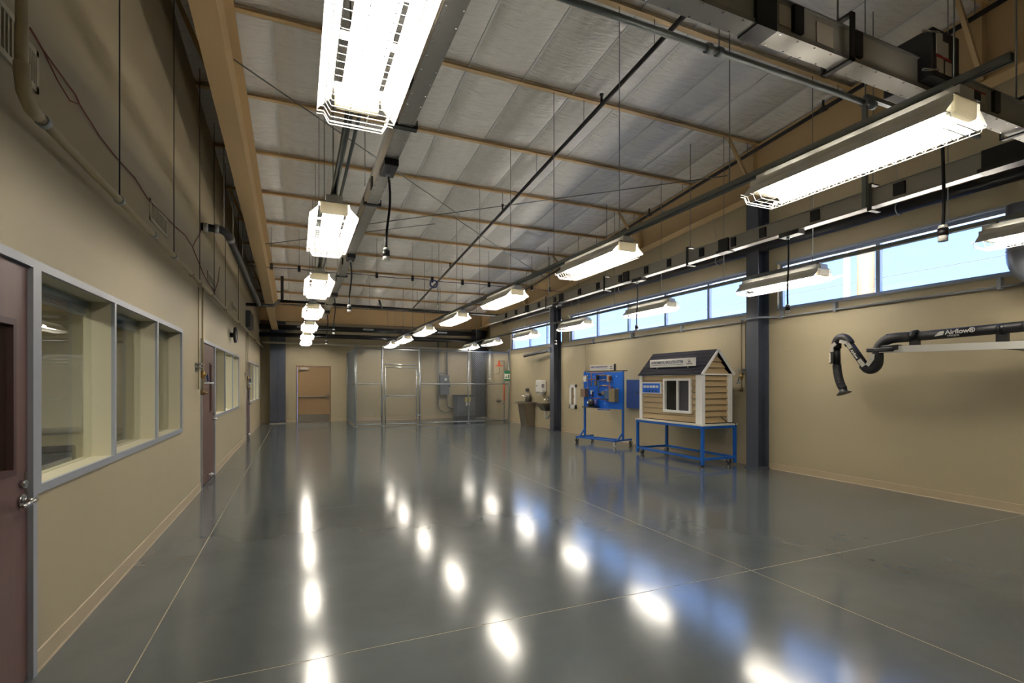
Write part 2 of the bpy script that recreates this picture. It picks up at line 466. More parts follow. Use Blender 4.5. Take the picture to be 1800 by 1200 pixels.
# ------------------------------------------------------------------ windows and doors on the left wall
def office_window(n, y0, y1, mull):
    r = sroot('window_%d' % n, (XL, (y0 + y1) / 2, ZS))
    f = MB(); t = 0.045
    for mbx, xa, xb in ((f, XL - 0.004, XL + 0.018), (MB(), XO, XL - 0.004)):
        mbx.box(xa, xb, y0, y1, ZH - t, ZH).box(xa, xb, y0, y1, ZS, ZS + t)
        for yy in (y0, y1 - t): mbx.box(xa, xb, yy, yy + t, ZS + t, ZH - t)
        for m_ in mull: mbx.box(xa, xb, m_ - 0.02, m_ + 0.02, ZS + t, ZH - t)
        mbx.build('frame' if mbx is f else 'jamb', M_FRAME if mbx is f else M_REVEAL, r)
    ed = [y0 + t] + [q for m_ in mull for q in (m_ - 0.02, m_ + 0.02)] + [y1 - t]
    for k in range(0, len(ed), 2):
        p = MB().box(XO + 0.045, XO + 0.051, ed[k], ed[k + 1], ZS + t, ZH - t).build('pane', M_GLASSI, r)
        b = MB().box(XO - 0.03, XO + 0.03, ed[k] + 0.01, ed[k + 1] - 0.01, ZH - t - 0.045, ZH - t - 0.005)
        for q in range(4): b.box(XO - 0.025, XO + 0.025, ed[k] + 0.02, ed[k + 1] - 0.02, ZH - t - 0.062 - q * 0.014, ZH - t - 0.056 - q * 0.014)
        if n == 1: b.build('blind', M_BLIND, r)
    return r


for k, (a, b, m_) in enumerate(WINS_L): office_window(k + 1, a, b, m_)


def office_door(n, y0, y1, lite):
    r = sroot('door_%d' % n, (XL, (y0 + y1) / 2, 0)); t = 0.045
    f = MB()
    f.box(XO, XL + 0.018, y0, y0 + t, 0, ZH - t).box(XO, XL + 0.018, y1 - t, y1, 0, ZH - t).box(XO, XL + 0.018, y0, y1, ZH - t, ZH)
    f.build('frame', M_FRAME, r)
    a, b = y0 + t + 0.003, y1 - t - 0.003; X0, X1 = XL - 0.05, XL - 0.005
    l0, l1, lz0, lz1 = lite
    d = MB().box(X0, X1, a, l0, 0.012, ZH - t - 0.004).box(X0, X1, l1, b, 0.012, ZH - t - 0.004)
    d.box(X0, X1, l0, l1, 0.012, lz0).box(X0, X1, l0, l1, lz1, ZH - t - 0.004)
    lf = d.build('door_leaf', M_DOORW, r)
    s = MB(); q = 0.03
    s.box(X0, X1 + 0.008, l0, l0 + q, lz0, lz1).box(X0, X1 + 0.008, l1 - q, l1, lz0, lz1).box(X0, X1 + 0.008, l0 + q, l1 - q, lz0, lz0 + q).box(X0, X1 + 0.008, l0 + q, l1 - q, lz1 - q, lz1)
    s.build('lite_frame', M_DOORD, lf)
    MB().box(X0 + 0.02, X0 + 0.026, l0 + q, l1 - q, lz0 + q, lz1 - q).build('lite_pane', M_GLASSI, lf)
    yh = b - 0.065; zh = 0.94
    h = MB().tube([(X1, yh, zh), (X1 + 0.012, yh, zh)], 0.034, 16).tube([(X1, yh, zh), (X1 + 0.055, yh, zh)], 0.015, 10)
    h.tube([(X1 + 0.055, yh + 0.01, zh), (X1 + 0.06, yh - 0.03, zh), (X1 + 0.055, yh - 0.075, zh - 0.004), (X1 + 0.05, yh - 0.115, zh - 0.008)], [0.013, 0.012, 0.011, 0.009], 10)
    h.build('lever_handle', M_CHROME, lf)
    MB().tube([(X1, yh, zh + 0.085), (X1 + 0.022, yh, zh + 0.085)], 0.02, 12).build('lock_cylinder', M_CHROME, lf)
    MB().box(X1, X1 + 0.004, b - 0.03, b - 0.012, zh + 0.02, zh + 0.14).build('strike_plate', M_STAIN, lf)
    for z in (0.25, 1.1, 1.9):
        MB().box(X1, XL + 0.022, y0 + t - 0.02, y0 + t + 0.02, z - 0.055, z + 0.055).tube([(XL + 0.012, y0 + t, z - 0.06), (XL + 0.012, y0 + t, z + 0.06)], 0.009, 8).build('hinge', M_STAIN, lf)
    if n > 1:
        MB().tube([(X1, (a + b) / 2 + 0.1, 0.1), (X1 + 0.06, (a + b) / 2 + 0.1, 0.085)], 0.028, 12).box(X1, X1 + 0.02, (a + b) / 2 - 0.02, (a + b) / 2 + 0.16, 0.08, 0.12).build('door_stop', M_CHROME, lf)
    return r


office_door(1, 2.42, 3.405, (2.56, 3.23, 1.08, 1.85))
office_door(2, 8.36, 9.68, (9.20, 9.36, 1.06, 1.86))
office_door(3, 15.28, 16.37, (15.98, 16.12, 1.06, 1.86))

# offices behind the glass
OX = -5.6; OZ = 2.75
struct(MB().box(OX, XO, YF0, YB, -0.1, -0.002).build('floor_office', mat('office_carpet', (96, 98, 102), 0.9, noise=0.2, scale=60)))
struct(MB().box(OX, XO, YF0, YB, OZ, OZ + 0.1).build('ceiling_office', M_WHITE))
mb = MB().box(OX - 0.1, OX, YF0, YB, 0, OZ)
for yy in (YF0, 8.0, 14.9, YB): mb.box(OX, XO, yy, yy + 0.12, 0, OZ)
struct(mb.build('wall_office', M_WALLB))
for k, yy in enumerate((3.0, 11.2, 18.0)):  # unseen glowing panels, added to brighten the rooms behind the glass
    t = thing('ceiling_panel_light', ['flat ceiling light in the office with the whiteboard', 'flat ceiling light in the office behind the middle windows', 'flat ceiling light in the office behind the farthest windows'][k],
              'light', (-3.4, yy, OZ - 0.04), group='office ceiling lights')
    MB().box(-4.0, -2.8, yy - 0.6, yy + 0.6, OZ - 0.04, OZ).build('frame', M_WHITE, t)
    MB().box(-3.95, -2.85, yy - 0.55, yy + 0.55, OZ - 0.046, OZ - 0.04).build('diffuser', mat('office_diffuser', (255, 250, 242), 0.5, emit=24.0), t)
t = thing('whiteboard', 'wide whiteboard with a metal tray on the office end wall', 'whiteboard', (-3.4, 7.99, 0.95))
MB().box(-4.6, -2.5, 7.965, 7.995, 0.98, 1.86).build('board', mat('whiteboard_face', (226, 222, 204), 0.25), t)
MB().box(-4.63, -2.47, 7.95, 8.0, 1.86, 1.89).box(-2.5, -2.47, 7.95, 8.0, 0.95, 1.89).box(-4.63, -4.6, 7.95, 8.0, 0.95, 1.89).build('frame', M_ALU, t)
MB().box(-4.63, -2.47, 7.90, 8.0, 0.92, 0.98).build('tray', M_BRKT, t)
t = thing('wall_calendar', 'white printed sheet with dark bands pinned on the whiteboard', 'poster', (-3.35, 7.955, 1.1))
MB().box(-3.62, -3.09, 7.955, 7.964, 1.06, 1.56).build('sheet', mat('paper', (232, 234, 240), 0.6), t)
for z in (1.30, 1.33, 1.52): MB().box(-3.62, -3.09, 7.952, 7.955, z, z + 0.012).build('printed_band', M_INK, t)
MB().box(-3.5, -3.28, 7.952, 7.955, 1.19, 1.24).build('printed_block', M_INK, t)


def mesh_chair(loc, rz, label):
    t = thing('office_chair', label, 'chair', loc, rz, 'office chairs behind the glass')
    MB().rbox(-0.24, 0.24, -0.24, 0.24, 0.44, 0.50, 0.02).build('seat', M_CHMESH, t, local=True)
    b = MB().rbox(-0.23, 0.23, 0.24, 0.27, 0.86, 0.93, 0.012)
    b.rbox(-0.23, 0.23, 0.23, 0.26, 0.60, 0.64, 0.01).bar((-0.22, 0.25, 0.6), (-0.22, 0.255, 0.92), 0.03).bar((0.22, 0.25, 0.6), (0.22, 0.255, 0.92), 0.03)
    b.build('back_frame', M_BLKP, t, local=True)
    MB().box(-0.2, 0.2, 0.245, 0.253, 0.64, 0.86).build('backrest', M_CHMESH, t, local=True)
    MB().tube([(0, 0, 0.44), (0, 0, 0.1)], 0.03, 8).bar((0, 0.0, 0.43), (0, 0.26, 0.62), 0.05, 0.02).build('column', M_BLKP, t, local=True)
    for k in range(5):
        a = k * 2 * math.pi / 5
        l = MB().bar((0, 0, 0.11), (0.28 * math.cos(a), 0.28 * math.sin(a), 0.07), 0.04, 0.03).build('leg', M_BLKP, t, local=True)
        MB().tube([(0.28 * math.cos(a) - 0.02, 0.28 * math.sin(a), 0.028), (0.28 * math.cos(a) + 0.02, 0.28 * math.sin(a), 0.028)], 0.028, 8).build('caster', M_RUBBER, l, local=True)
    return t


mesh_chair((-2.15, 5.9, 0), 0.3, 'black mesh office chair nearer the glass')
mesh_chair((-2.75, 6.3, 0), -0.2, 'black mesh office chair farther from the glass')

# ------------------------------------------------------------------ clerestory windows, right wall
n = 4
for (a, b, mull) in WINS_R:
    r = sroot('window_%d' % n, (XR, (a + b) / 2, ZW0)); n += 1; t = 0.05
    X0, X1 = XR + 0.07, XR + 0.14
    f = MB().box(X0, X1, a, b, ZW0, ZW0 + t).box(X0, X1, a, b, ZW1 - t, ZW1)
    for yy in (a, b - t): f.box(X0, X1, yy, yy + t, ZW0 + t, ZW1 - t)
    for m_ in mull: f.box(X0, X1, m_ - 0.03, m_ + 0.03, ZW0 + t, ZW1 - t)
    f.build('frame', mat('window_aluminium', (150, 166, 190), 0.35, 0.3), r)
    ed = [a + t] + [q for m_ in mull for q in (m_ - 0.03, m_ + 0.03)] + [b - t]
    for k in range(0, len(ed), 2):
        MB().box(XR + 0.1, XR + 0.106, ed[k], ed[k + 1], ZW0 + t, ZW1 - t).build('pane', M_GLASS, r)
    MB().box(XR - 0.012, XR + 0.07, a - 0.03, b + 0.03, ZW0 - 0.02, ZW0 + 0.004).build('sill', M_FRAME, r)
    MB().box(XR - 0.012, XR + 0.07, a - 0.03, b + 0.03, ZW1 - 0.004, ZW1 + 0.03).build('head_trim', M_FRAME, r)
    portal('window_portal', (XR + 0.18, (a + b) / 2, (ZW0 + ZW1) / 2), b - a, ZW1 - ZW0)
struct(MB().box(XR - 0.004, XR, YF0, YB, ZW0 - 0.145, ZW0 - 0.138).build('trim_1', M_DGREY))
# outdoors
struct(MB().box(XR + 0.3, 90, -60, 120, -0.3, -0.05).build('ground', M_GROUND))
t = thing('utility_pole', 'thick weathered wooden pole outside the nearest clerestory window', 'pole', (11.5, 7.02, -0.05))
MB().tube([(11.5, 7.02, -0.05), (11.5, 7.02, 9)], [0.18, 0.15], 14).build('shaft', M_WOOD, t)
MB().bar((11.5, 6.2, 8.3), (11.5, 7.84, 8.3), 0.1, 0.12).build('cross_arm', M_WOOD, t)
t = thing('conduit_mast', 'slim white conduit mast standing outside next to the wooden pole', 'pole', (10.75, 6.95, -0.05))
MB().tube([(10.75, 6.95, -0.05), (10.75, 6.95, 6)], 0.06, 12).build('shaft', mat('mast_grey', (136, 138, 140), 0.5), t)
for z in (3.05, 3.85): MB().bar((10.75, 6.95, z), (10.75, 7.25, z - 0.02), 0.03).tube([(10.7, 7.25, z - 0.02), (10.8, 7.25, z - 0.02)], 0.03, 8).build('clamp', M_GALV, t)
for k, (x, z) in enumerate(((24, 6.2),)):
    tag(MB().tube([(x, -30, z + 0.4), (x, 5, z + 0.05), (x, 30, z), (x, 90, z + 0.4)], 0.014, 5).build('power_line', M_BLACK),
        ['lower black overhead power line crossing the clerestory windows', 'upper black overhead power line high outside'][k], 'wire', 'overhead wires')

# ------------------------------------------------------------------ steel frame
t = thing('rafter', 'tan painted steel rafter running along the left wall', 'beam', (-0.75, 9, lz(9)))
def ybar(mb, x0, x1, fz0, fz1, ya, yb):
    return mb.add([(x0, ya, fz0(ya)), (x1, ya, fz0(ya)), (x1, yb, fz0(yb)), (x0, yb, fz0(yb)), (x0, ya, fz1(ya)), (x1, ya, fz1(ya)), (x1, yb, fz1(yb)), (x0, yb, fz1(yb))],
                  [(0, 3, 2, 1), (4, 5, 6, 7), (0, 1, 5, 4), (1, 2, 6, 5), (2, 3, 7, 6), (3, 0, 4, 7)])
ybar(MB(), -0.86, -0.64, lz, lambda y: lz(y) + 0.014, YF0 + 0.01, 20.6).build('bottom_flange', M_TAN, t)
ybar(MB(), -0.757, -0.743, lambda y: lz(y) + 0.014, cz, YF0 + 0.01, 20.6).build('web', M_TAN, t)
ybar(MB(), -0.86, -0.64, lambda y: cz(y) - 0.014, lambda y: cz(y) - 0.001, YF0 + 0.01, 20.6).build('top_flange', M_TAN, t)
for y in (1.6, 6.37, 11.14, 15.91):
    MB().bar((-1.2, y, cz(y) - 0.02), (-0.8, y + 0.02, lz(y) + 0.05), 0.045, 0.045).build('knee_brace', M_TAN, t)
t = thing('rafter', 'tan painted steel rafter above the clerestory windows', 'beam', (7.45, 9, bz(9)))
ybar(MB(), 7.32, 7.56, bz, lambda y: bz(y) + 0.014, YF0 + 0.01, 20.6).build('bottom_flange', M_TAN, t)
ybar(MB(), 7.433, 7.447, lambda y: bz(y) + 0.014, cz, YF0 + 0.01, 20.6).build('web', M_TAN, t)
for y in (3.19, 6.37, 9.55, 12.73, 15.91):
    MB().box(7.34, 7.433, y - 0.006, y + 0.006, bz(y) + 0.014, cz(y)).build('stiffener', M_TAN, t)
    MB().bar((6.75, y, cz(y) + 0.02), (7.36, y, bz(y) + 0.05), 0.045, 0.045).build('knee_brace', M_TAN, t)
t = thing('eave_beam', 'tan steel eave beam across the top of the back wall', 'beam', (3.2, 20.95, 3.9))
MB().box(XL, XR, 20.90, 20.912, 3.92, cz(20.9)).build('web', M_TAN, t)
MB().box(XL, XR, 20.82, 21.0, 3.88, 3.92).build('bottom_flange', M_TAN, t)
for k, (y, lab) in enumerate(((6.56, 'slate grey steel column between the house model and the fume arm'), (14.27, 'slate grey steel column beside the wall sink'))):
    t = thing('steel_column', lab, 'column', (7.66, y, 0), group='wall columns')
    w2 = 0.13
    MB().box(7.54, 7.552, y - w2, y + w2, 0, bz(y) - 0.012).build('inner_flange', M_SLATE, t)
    MB().box(7.552, 7.795, y - 0.006, y + 0.006, 0, bz(y) - 0.012).build('web', M_SLATE, t)
    MB().box(7.79, 7.806, y - w2, y + w2, 0, bz(y) - 0.012).build('outer_flange', M_SLATE, t)
    MB().box(7.5, 7.8, y - w2 - 0.02, y + w2 + 0.02, 0, 0.02).build('base_plate', M_SLATE, t)
for (x0, x1, lab) in ((-0.93, -0.40, 'slate grey steel column in the far left corner'), (7.16, 7.72, 'slate grey steel column inside the chain link cage')):
    t = thing('steel_column', lab, 'column', ((x0 + x1) / 2, 21.0, 0), group='back wall columns')
    xm = (x0 + x1) / 2
    MB().box(x0, x0 + 0.016, 20.72, 21.2, 0, 3.88).box(x0, xm, 20.70, 20.716, 0, 3.88).build('inner_flange', M_SLATE, t)
    MB().box(xm - 0.008, x1, 20.98, 20.996, 0, 3.88).box(xm - 0.008, xm + 0.008, 20.70, 21.2, 0, 3.88).build('web', M_SLATE, t)
    MB().box(x0, x1, 21.2, 21.24, 0, 3.88).build('outer_flange', M_SLATE, t)
    MB().box(x0 - 0.03, x1 + 0.03, 20.62, 21.24, 0, 0.03).build('base_plate', mat('grout', (150, 145, 135), 0.8), t)
# roof brace rods
def brace(p, q, lab):
    t = thing('brace_rod', lab, 'rod', p, group='roof brace rods')
    MB().tube([p, q], 0.009, 6).build('rod', M_STRUT, t)
    a = Vector(p); b = Vector(q); m_ = a.lerp(b, 0.45)
    MB().tube([m_, m_ + (b - a).normalized() * 0.18], 0.016, 8).build('turnbuckle', M_GALV, t)
brace((-0.70, 6.85, cz(6.85) - 0.25), (3.3, 10.6, cz(10.6) - 0.12), 'steel brace rod rising from the left rafter near its first cord')
brace((7.40, 7.0, cz(7.0) - 0.25), (0.6, 12.4, cz(12.4) - 0.12), 'long steel brace rod crossing the middle ceiling bays from the right rafter')
brace((3.2, 10.7, cz(10.7) - 0.14), (7.3, 14.2, cz(14.2) - 0.2), 'steel brace rod falling toward the right rafter far end')
brace((-0.70, 13.4, cz(13.4) - 0.25), (2.9, 11.2, cz(11.2) - 0.14), 'short steel brace rod meeting the left rafter far along')

# ------------------------------------------------------------------ light fixtures
def make_fixture():
    t = thing('light_fixture', 'x', 'light', (0, 0, 0)); ROOTLOC[t.name] = Vector((0, 0, 0)); L = 0.66
    MB().box(-0.07, 0.07, -L, L, 0.108, 0.172).build('housing', M_WHITE, t, local=True)
    # folded sheet reflector with open uplight slots between crown and wings
    rf = MB().box(-0.082, 0.082, -L, L, 0.103, 0.106).build('reflector', M_WHITE, t, local=True)
    for s_ in (-1, 1):
        w1 = [(0.133, 0.112), (0.1335, 0.070), (0.2, 0.004), (0.205, -0.012), (0.2035, -0.012), (0.198, 0.003), (0.131, 0.0685), (0.1305, 0.112)]
        MB().prism([(s_ * x, z) for x, z in w1], 'y', -L, L).build('wing', M_WHITE, rf, local=True)
        for y0, y1 in ((-0.66, -0.55), (-0.20, -0.14), (0.14, 0.20), (0.55, 0.66)):
            w2 = [(0.080, 0.106), (0.132, 0.106), (0.132, 0.1035), (0.080, 0.1035)]
            MB().prism([(s_ * x, z) for x, z in w2], 'y', y0, y1).build('rib', M_WHITE, rf, local=True)
    for s_ in (-1, 1):
        MB().rbox(-0.115, 0.115, s_ * L, s_ * (L - 0.055), 0.012, 0.128, 0.018).build('end_cap', M_CAP, t, local=True)
    for x in (-0.075, 0, 0.075):
        MB().tube([(x, -L + 0.05, 0.045), (x, L - 0.05, 0.045)], 0.0135, 10).build('tube', M_TUBE, t, local=True)
    g = MB(); wr = 0.0016
    pr = [(-0.203, -0.010), (-0.168, -0.008), (-0.14, -0.055), (0.14, -0.055), (0.168, -0.008), (0.203, -0.010)]
    k = -L
    ylist = [-L + 0.0 + i * 0.055 for i in range(25)]
    for y in ylist:
        for a, b in zip(pr[:-1], pr[1:]): g.bar((a[0], y, a[1]), (b[0], y, b[1]), wr * 2, wr * 2)
    for dz in (0.018, 0.036):
        for a, b in zip(pr[:-1], pr[1:]): g.bar((a[0], L + 0.03, a[1] + dz - 0.018), (b[0], L + 0.03, b[1] + dz - 0.018), 0.005, 0.005)
    for x, z in pr[1:5] + [(-0.047, -0.055), (0.047, -0.055)]: g.bar((x, -L, z), (x, L + 0.03, z), wr * 2, wr * 2)
    g.build('wire_guard', M_WHITE, t, local=True)
    for y in (-L + 0.05, L - 0.1): MB().box(-0.03, 0.03, y, y + 0.05, 0.172, 0.2).build('mounting_clip', M_GALV, t, local=True)
    return t


ORD = ['nearest', 'second', 'third', 'fourth', 'fifth', 'sixth', 'farthest']
ROWS = [(0.30, 'left', 'row by the office wall', 0), (3.40, 'middle', 'middle row', 0), (6.66, 'right', 'row along the clerestory windows', 0)]
FY = [2.2, 5.27, 8.30, 11.33, 14.36, 17.39, 19.9]
proto = make_fixture(); first = True
for (x, nm, txt, _) in ROWS:
    for k, y in enumerate(FY):
        o = proto if first else copy_tree(proto); first = False
        o.location = (x, y, 3.0); ROOTLOC[o.name] = Vector((x, y, 3.0))
        o['label'] = 'caged fluorescent fixture, %s from the camera in the %s' % (ORD[k] if k else 'first', txt)
        o['group'] = 'caged fluorescent fixtures'
for (x, nm, txt, _) in ROWS:
    t = thing('strut_channel', 'long steel strut channel carrying the lights of the %s' % txt, 'channel', (x, 11, 3.2), group='lighting strut channels')
    ya = 1.35 if nm == 'middle' else 0.9
    MB().box(x - 0.021, x - 0.017, ya, 20.9, 3.2, 3.245).box(x + 0.017, x + 0.021, ya, 20.9, 3.2, 3.245).box(x - 0.021, x + 0.021, ya, 20.9, 3.241, 3.245).box(x - 0.021, x - 0.01, ya, 20.9, 3.2, 3.204).box(x + 0.01, x + 0.021, ya, 20.9, 3.2, 3.204).build('channel', M_STRUT, t)
    MB().tube([(x + 0.06, 1.6, 3.215), (x + 0.06, 20.9, 3.215)], 0.012, 8).build('conduit', M_STRUT, t)
    for k, y in enumerate(PUR):
        if 1 < y < 20.8: MB().tube([(x, y, 3.245), (x, y, cz(y))], 0.005, 5).build('hanger_rod', M_STRUT, t)
    if nm == 'middle':
        for y in (4.1, 7.2, 10.2): MB().tube([(x + 0.06, y, 3.215), (x + 0.06, y, 3.30)], 0.02, 6).build('conduit_clamp', M_GALV, t)

# ------------------------------------------------------------------ busways
def busway(label, axis, a0, a1, c, z, flip=1):
    """axis 'y' or 'x'; c is the other coordinate; z underside"""
    t = thing('busway', label, 'busway', (c, (a0 + a1) / 2, z) if axis == 'y' else ((a0 + a1) / 2, c, z), group='overhead busways')
    def B(mb, u0, u1, z0, z1, s0=a0, s1=a1):
        return mb.box(c + u0, c + u1, s0, s1, z + z0, z + z1) if axis == 'y' else mb.box(s0, s1, c + u0, c + u1, z + z0, z + z1)
    B(MB(), -0.045, 0.045, 0.008, 0.205).build('duct', M_ALUG, t)
    f = MB(); B(f, -0.062, 0.062, 0, 0.008); B(f, -0.055, -0.045, 0.008, 0.035); B(f, 0.045, 0.055, 0.008, 0.035); B(f, -0.062, 0.062, 0.205, 0.213)
    fl = f.build('flange', M_ALU, t)
    r = MB(); s_ = a0 + 0.1
    while s_ < a1 and s_ < a0 + 7:
        for u in (-0.05, 0.05): B(r, u - 0.005, u + 0.005, -0.003, 0, s_ - 0.005, s_ + 0.005)
        s_ += 0.15
    r.build('rivet_row', M_CHROME, fl)['kind'] = 'stuff'
    return t, B


t, B = busway('grey aluminium busway hanging beside the left row of lights', 'y', 0.9, 17.2, 0.80, 3.6)
for y in (2.0, 3.55, 5.6, 7.1, 9.4, 11.0, 13.2):
    m_ = MB(); B(m_, -0.062, 0.062, 0.05, 0.17, y - 0.05, y + 0.05); m_.build('joint_cover', M_BLKP, t)
for y in (4.05, 5.95, 10.2, 14.0):
    m_ = MB(); B(m_, -0.1, 0.1, -0.012, 0.014, y - 0.03, y + 0.03); B(m_, -0.1, -0.092, 0, 0.06, y - 0.03, y + 0.03); B(m_, 0.092, 0.1, 0, 0.06, y - 0.03, y + 0.03); m_.build('hanger_bracket', M_BLACK, t)
    MB().tube([(0.72, y, 3.8), (0.72, y, cz(y))], 0.005, 5).build('hanger_rod', M_STRUT, t)
m_ = MB(); B(m_, -0.05, -0.046, 0.06, 0.18, 2.6, 2.9); m_.build('warning_label', mat('label_paper', (206, 196, 180), 0.6), t)
m_ = MB(); B(m_, -0.052, -0.05, 0.06, 0.1, 2.62, 2.7); m_.build('label_mark', M_RED, t)

t, B = busway('grey aluminium busway crossing the hall overhead at the near end', 'x', 0.88, 6.2, 2.14, 3.6)
for x, w_, kind in ((2.5, 0.16, 1), (2.77, 0.08, 0), (3.33, 0.07, 0), (5.0, 0.08, 0), (1.6, 0.08, 0)):
    m_ = MB(); B(m_, -0.07, 0.07, 0.04 if not kind else -0.01, 0.2 if not kind else 0.24, x - w_ / 2, x + w_ / 2); m_.build('joint_cover', M_BLKP, t)
for x in (3.22, 5.45):
    m_ = MB(); B(m_, -0.1, -0.088, -0.03, 0.27, x - 0.02, x + 0.02); B(m_, 0.088, 0.1, -0.03, 0.27, x - 0.02, x + 0.02); B(m_, -0.1, 0.1, 0.26, 0.275, x - 0.02, x + 0.02); B(m_, -0.1, 0.1, -0.03, -0.016, x - 0.02, x + 0.02); m_.build('hanger_bracket', M_BLACK, t)
    MB().tube([(x, 2.14, 3.87), (x, 2.14, cz(2.14))], 0.006, 5).build('hanger_rod', M_STRUT, t)
pb = MB().rbox(4.0, 4.32, 2.0, 2.32, 3.64, 3.98, 0.01).build('plug_in_box', M_BLACK, t)
for x, a, b in ((4.03, 3.80, 3.95), (4.10, 3.78, 3.90), (4.04, 3.68, 3.78), (4.14, 3.68, 3.77)):
    MB().box(x, x + 0.075, 1.996, 2.0, a, b).build('warning_label', MATS['label_paper'], pb)
MB().box(4.03, 4.2, 1.993, 1.996, 3.775, 3.79).build('label_mark', M_RED, pb)
for z in (3.66, 3.92): MB().tube([(3.86, 1.99, z - 0.02), (4.04, 1.99, z + 0.02)], 0.008, 6).build('clamp_bolt', M_CHROME, pb)
MB().box(4.62, 4.86, 2.088, 2.092, 3.68, 3.76).build('warning_label', MATS['label_paper'], t)
MB().box(4.62, 4.86, 2.085, 2.088, 3.745, 3.757).build('label_mark', M_RED, t)
MB().box(2.62, 2.72, 2.088, 2.093, 3.66, 3.78).build('rating_plate', MATS['label_paper'], t)
MB().box(2.95, 3.1, 2.088, 2.093, 3.64, 3.77).build('rating_plate', MATS['label_paper'], t)

t, B = busway('grey aluminium busway running above the clerestory side lights', 'y', 1.2, 16.6, 6.30, 3.62)
for y, w_ in ((2.55, 0.32), (3.45, 0.12), (4.45, 0.12), (5.25, 0.11), (5.98, 0.2), (5.78, 0.08), (6.45, 0.1), (7.25, 0.1), (7.9, 0.11), (8.55, 0.2), (8.75, 0.1), (9.6, 0.12), (10.4, 0.12), (11.3, 0.22), (11.65, 0.12), (12.6, 0.13), (13.4, 0.22), (14.2, 0.14), (15.0, 0.14)):
    m_ = MB(); B(m_, -0.068, 0.05, 0.04 if w_ < 0.15 else 0.02, 0.18 if w_ < 0.15 else 0.215, y - w_ / 2, y + w_ / 2)
    if w_ > 0.15: B(m_, -0.1, 0.05, -0.01, 0.03, y - w_ / 2 - 0.02, y + w_ / 2 + 0.02)
    m_.build('joint_cover' if w_ < 0.15 else 'plug_in_box', M_BLKP, t)
for y in (3.75, 6.75, 9.3, 12.1):
    m_ = MB(); B(m_, -0.095, -0.085, -0.05, 0.27, y - 0.025, y + 0.025); B(m_, -0.095, 0.06, 0.255, 0.27, y - 0.025, y + 0.025); B(m_, -0.095, 0.09, -0.05, -0.038, y - 0.025, y + 0.025); m_.build('hanger_bracket', M_BLACK, t)
    MB().tube([(6.28, y, 3.89), (6.28, y, cz(y))], 0.006, 5).build('hanger_rod', M_STRUT, t)

# drop cords with connectors
def drop_cord(label, x, y, zt, ze, box=True, sway=0.02):
    t = thing('drop_cord', label, 'cord', (x, y, ze), group='black drop cords')
    if box:
        b = MB().rbox(x - 0.065, x + 0.065, y - 0.2, y + 0.1, zt - 0.065, zt, 0.006).build('junction_box', M_BLACK, t)
        MB().tube([(x, y, zt - 0.095), (x, y, zt - 0.06)], 0.02, 8).build('strain_relief', M_GALV, b)
    else:
        MB().tube([(x, y, zt - 0.03), (x, y, zt)], 0.022, 8).build('strain_relief', M_GALV, t)
    pts = [(x + sway * math.sin(k / 8 * math.pi * 1.6), y + 0.5 * sway * math.sin(k / 8 * 4), zt - 0.06 + (ze + 0.1 - zt + 0.06) * k / 8) for k in range(9)]
    MB().tube(pts, 0.0115, 8).build('cord', M_HOSE, t)
    px, py, _ = pts[-1]
    c = MB().tube([(px, py, ze + 0.03), (px, py, ze + 0.085)], 0.033, 14).build('connector', M_BLKP, t)
    MB().tube([(px, py, ze - 0.01), (px, py, ze + 0.03)], 0.031, 14).build('socket_face', M_WPLAS, c)
    MB().tube([(px, py, ze + 0.085), (px, py, ze + 0.11)], [0.033, 0.026], 14).build('connector_collar', M_WPLAS, c)


for k, (y, ze) in enumerate(((4.85, 2.71), (8.53, 2.70), (12.3, 2.68), (15.35, 2.66))):
    drop_cord('black drop cord, %s under the busway by the left lights' % ['first and largest', 'second', 'third', 'fourth'][k], 0.80, y, 3.6, ze)
drop_cord('black drop cord with white socket hanging from the crossing busway', 4.40, 2.14, 3.6, 2.60, True, -0.02)
for k, (y, ze) in enumerate(((4.85, 2.51), (8.2, 2.59), (11.6, 2.55))):
    drop_cord('black drop cord, %s hanging before the clerestory windows' % ['first', 'second', 'third'][k], 6.26, y, 3.62, ze)

# ------------------------------------------------------------------ pipes overhead
def gz(y): return 5.96 - 0.093 * y
t = thing('sprinkler_pipe', 'thin black sprinkler pipe under the middle of the ceiling', 'pipe', (3.9, 10, gz(10)))
MB().tube([(3.9, 2.5, gz(2.5)), (3.9, 18.2, gz(18.2))], 0.03, 10).build('run', M_BLACK, t)
for y in (5.9, 9.55, 13.4):
    MB().tube([(3.9, y, gz(y)), (3.9, y, gz(y) + 0.13)], 0.018, 8).tube([(3.9, y, gz(y) + 0.13), (3.9, y, gz(y) + 0.15)], 0.03, 8).build('sprinkler_head', M_BLACK, t)
for y in PUR:
    if 3 < y < 18: MB().tube([(3.9, y, gz(y)), (3.9, y, cz(y))], 0.005, 5).build('hanger_rod', M_STRUT, t)
def gr(y): return cz(y) - 0.22
t = thing('sprinkler_pipe', 'thin black sprinkler pipe along the top of the right rafter', 'pipe', (7.2, 10, gr(10)))
MB().tube([(7.2, 1.5, gr(1.5)), (7.2, 18.5, gr(18.5))], 0.03, 10).build('run', M_BLACK, t)
for y in (5.0, 9.0, 12.9): MB().tube([(7.2, y, gr(y)), (7.2, y, gr(y) + 0.13)], 0.018, 8).tube([(7.2, y - 0.05, gr(y)), (7.2, y + 0.05, gr(y))], 0.04, 8).build('sprinkler_head', M_BLACK, t)
for y in PUR:
    if 2 < y < 18: MB().tube([(7.2, y, gr(y)), (7.2, y, cz(y))], 0.005, 5).build('hanger_rod', M_STRUT, t)
t = thing('sprinkler_main', 'black sprinkler main along the back beneath the last purlins', 'pipe', (3, 17, 4.05))
MB().tube([(-0.55, 17, 4.07), (7.15, 17, 4.0)], 0.045, 10).build('run', M_BLACK, t)
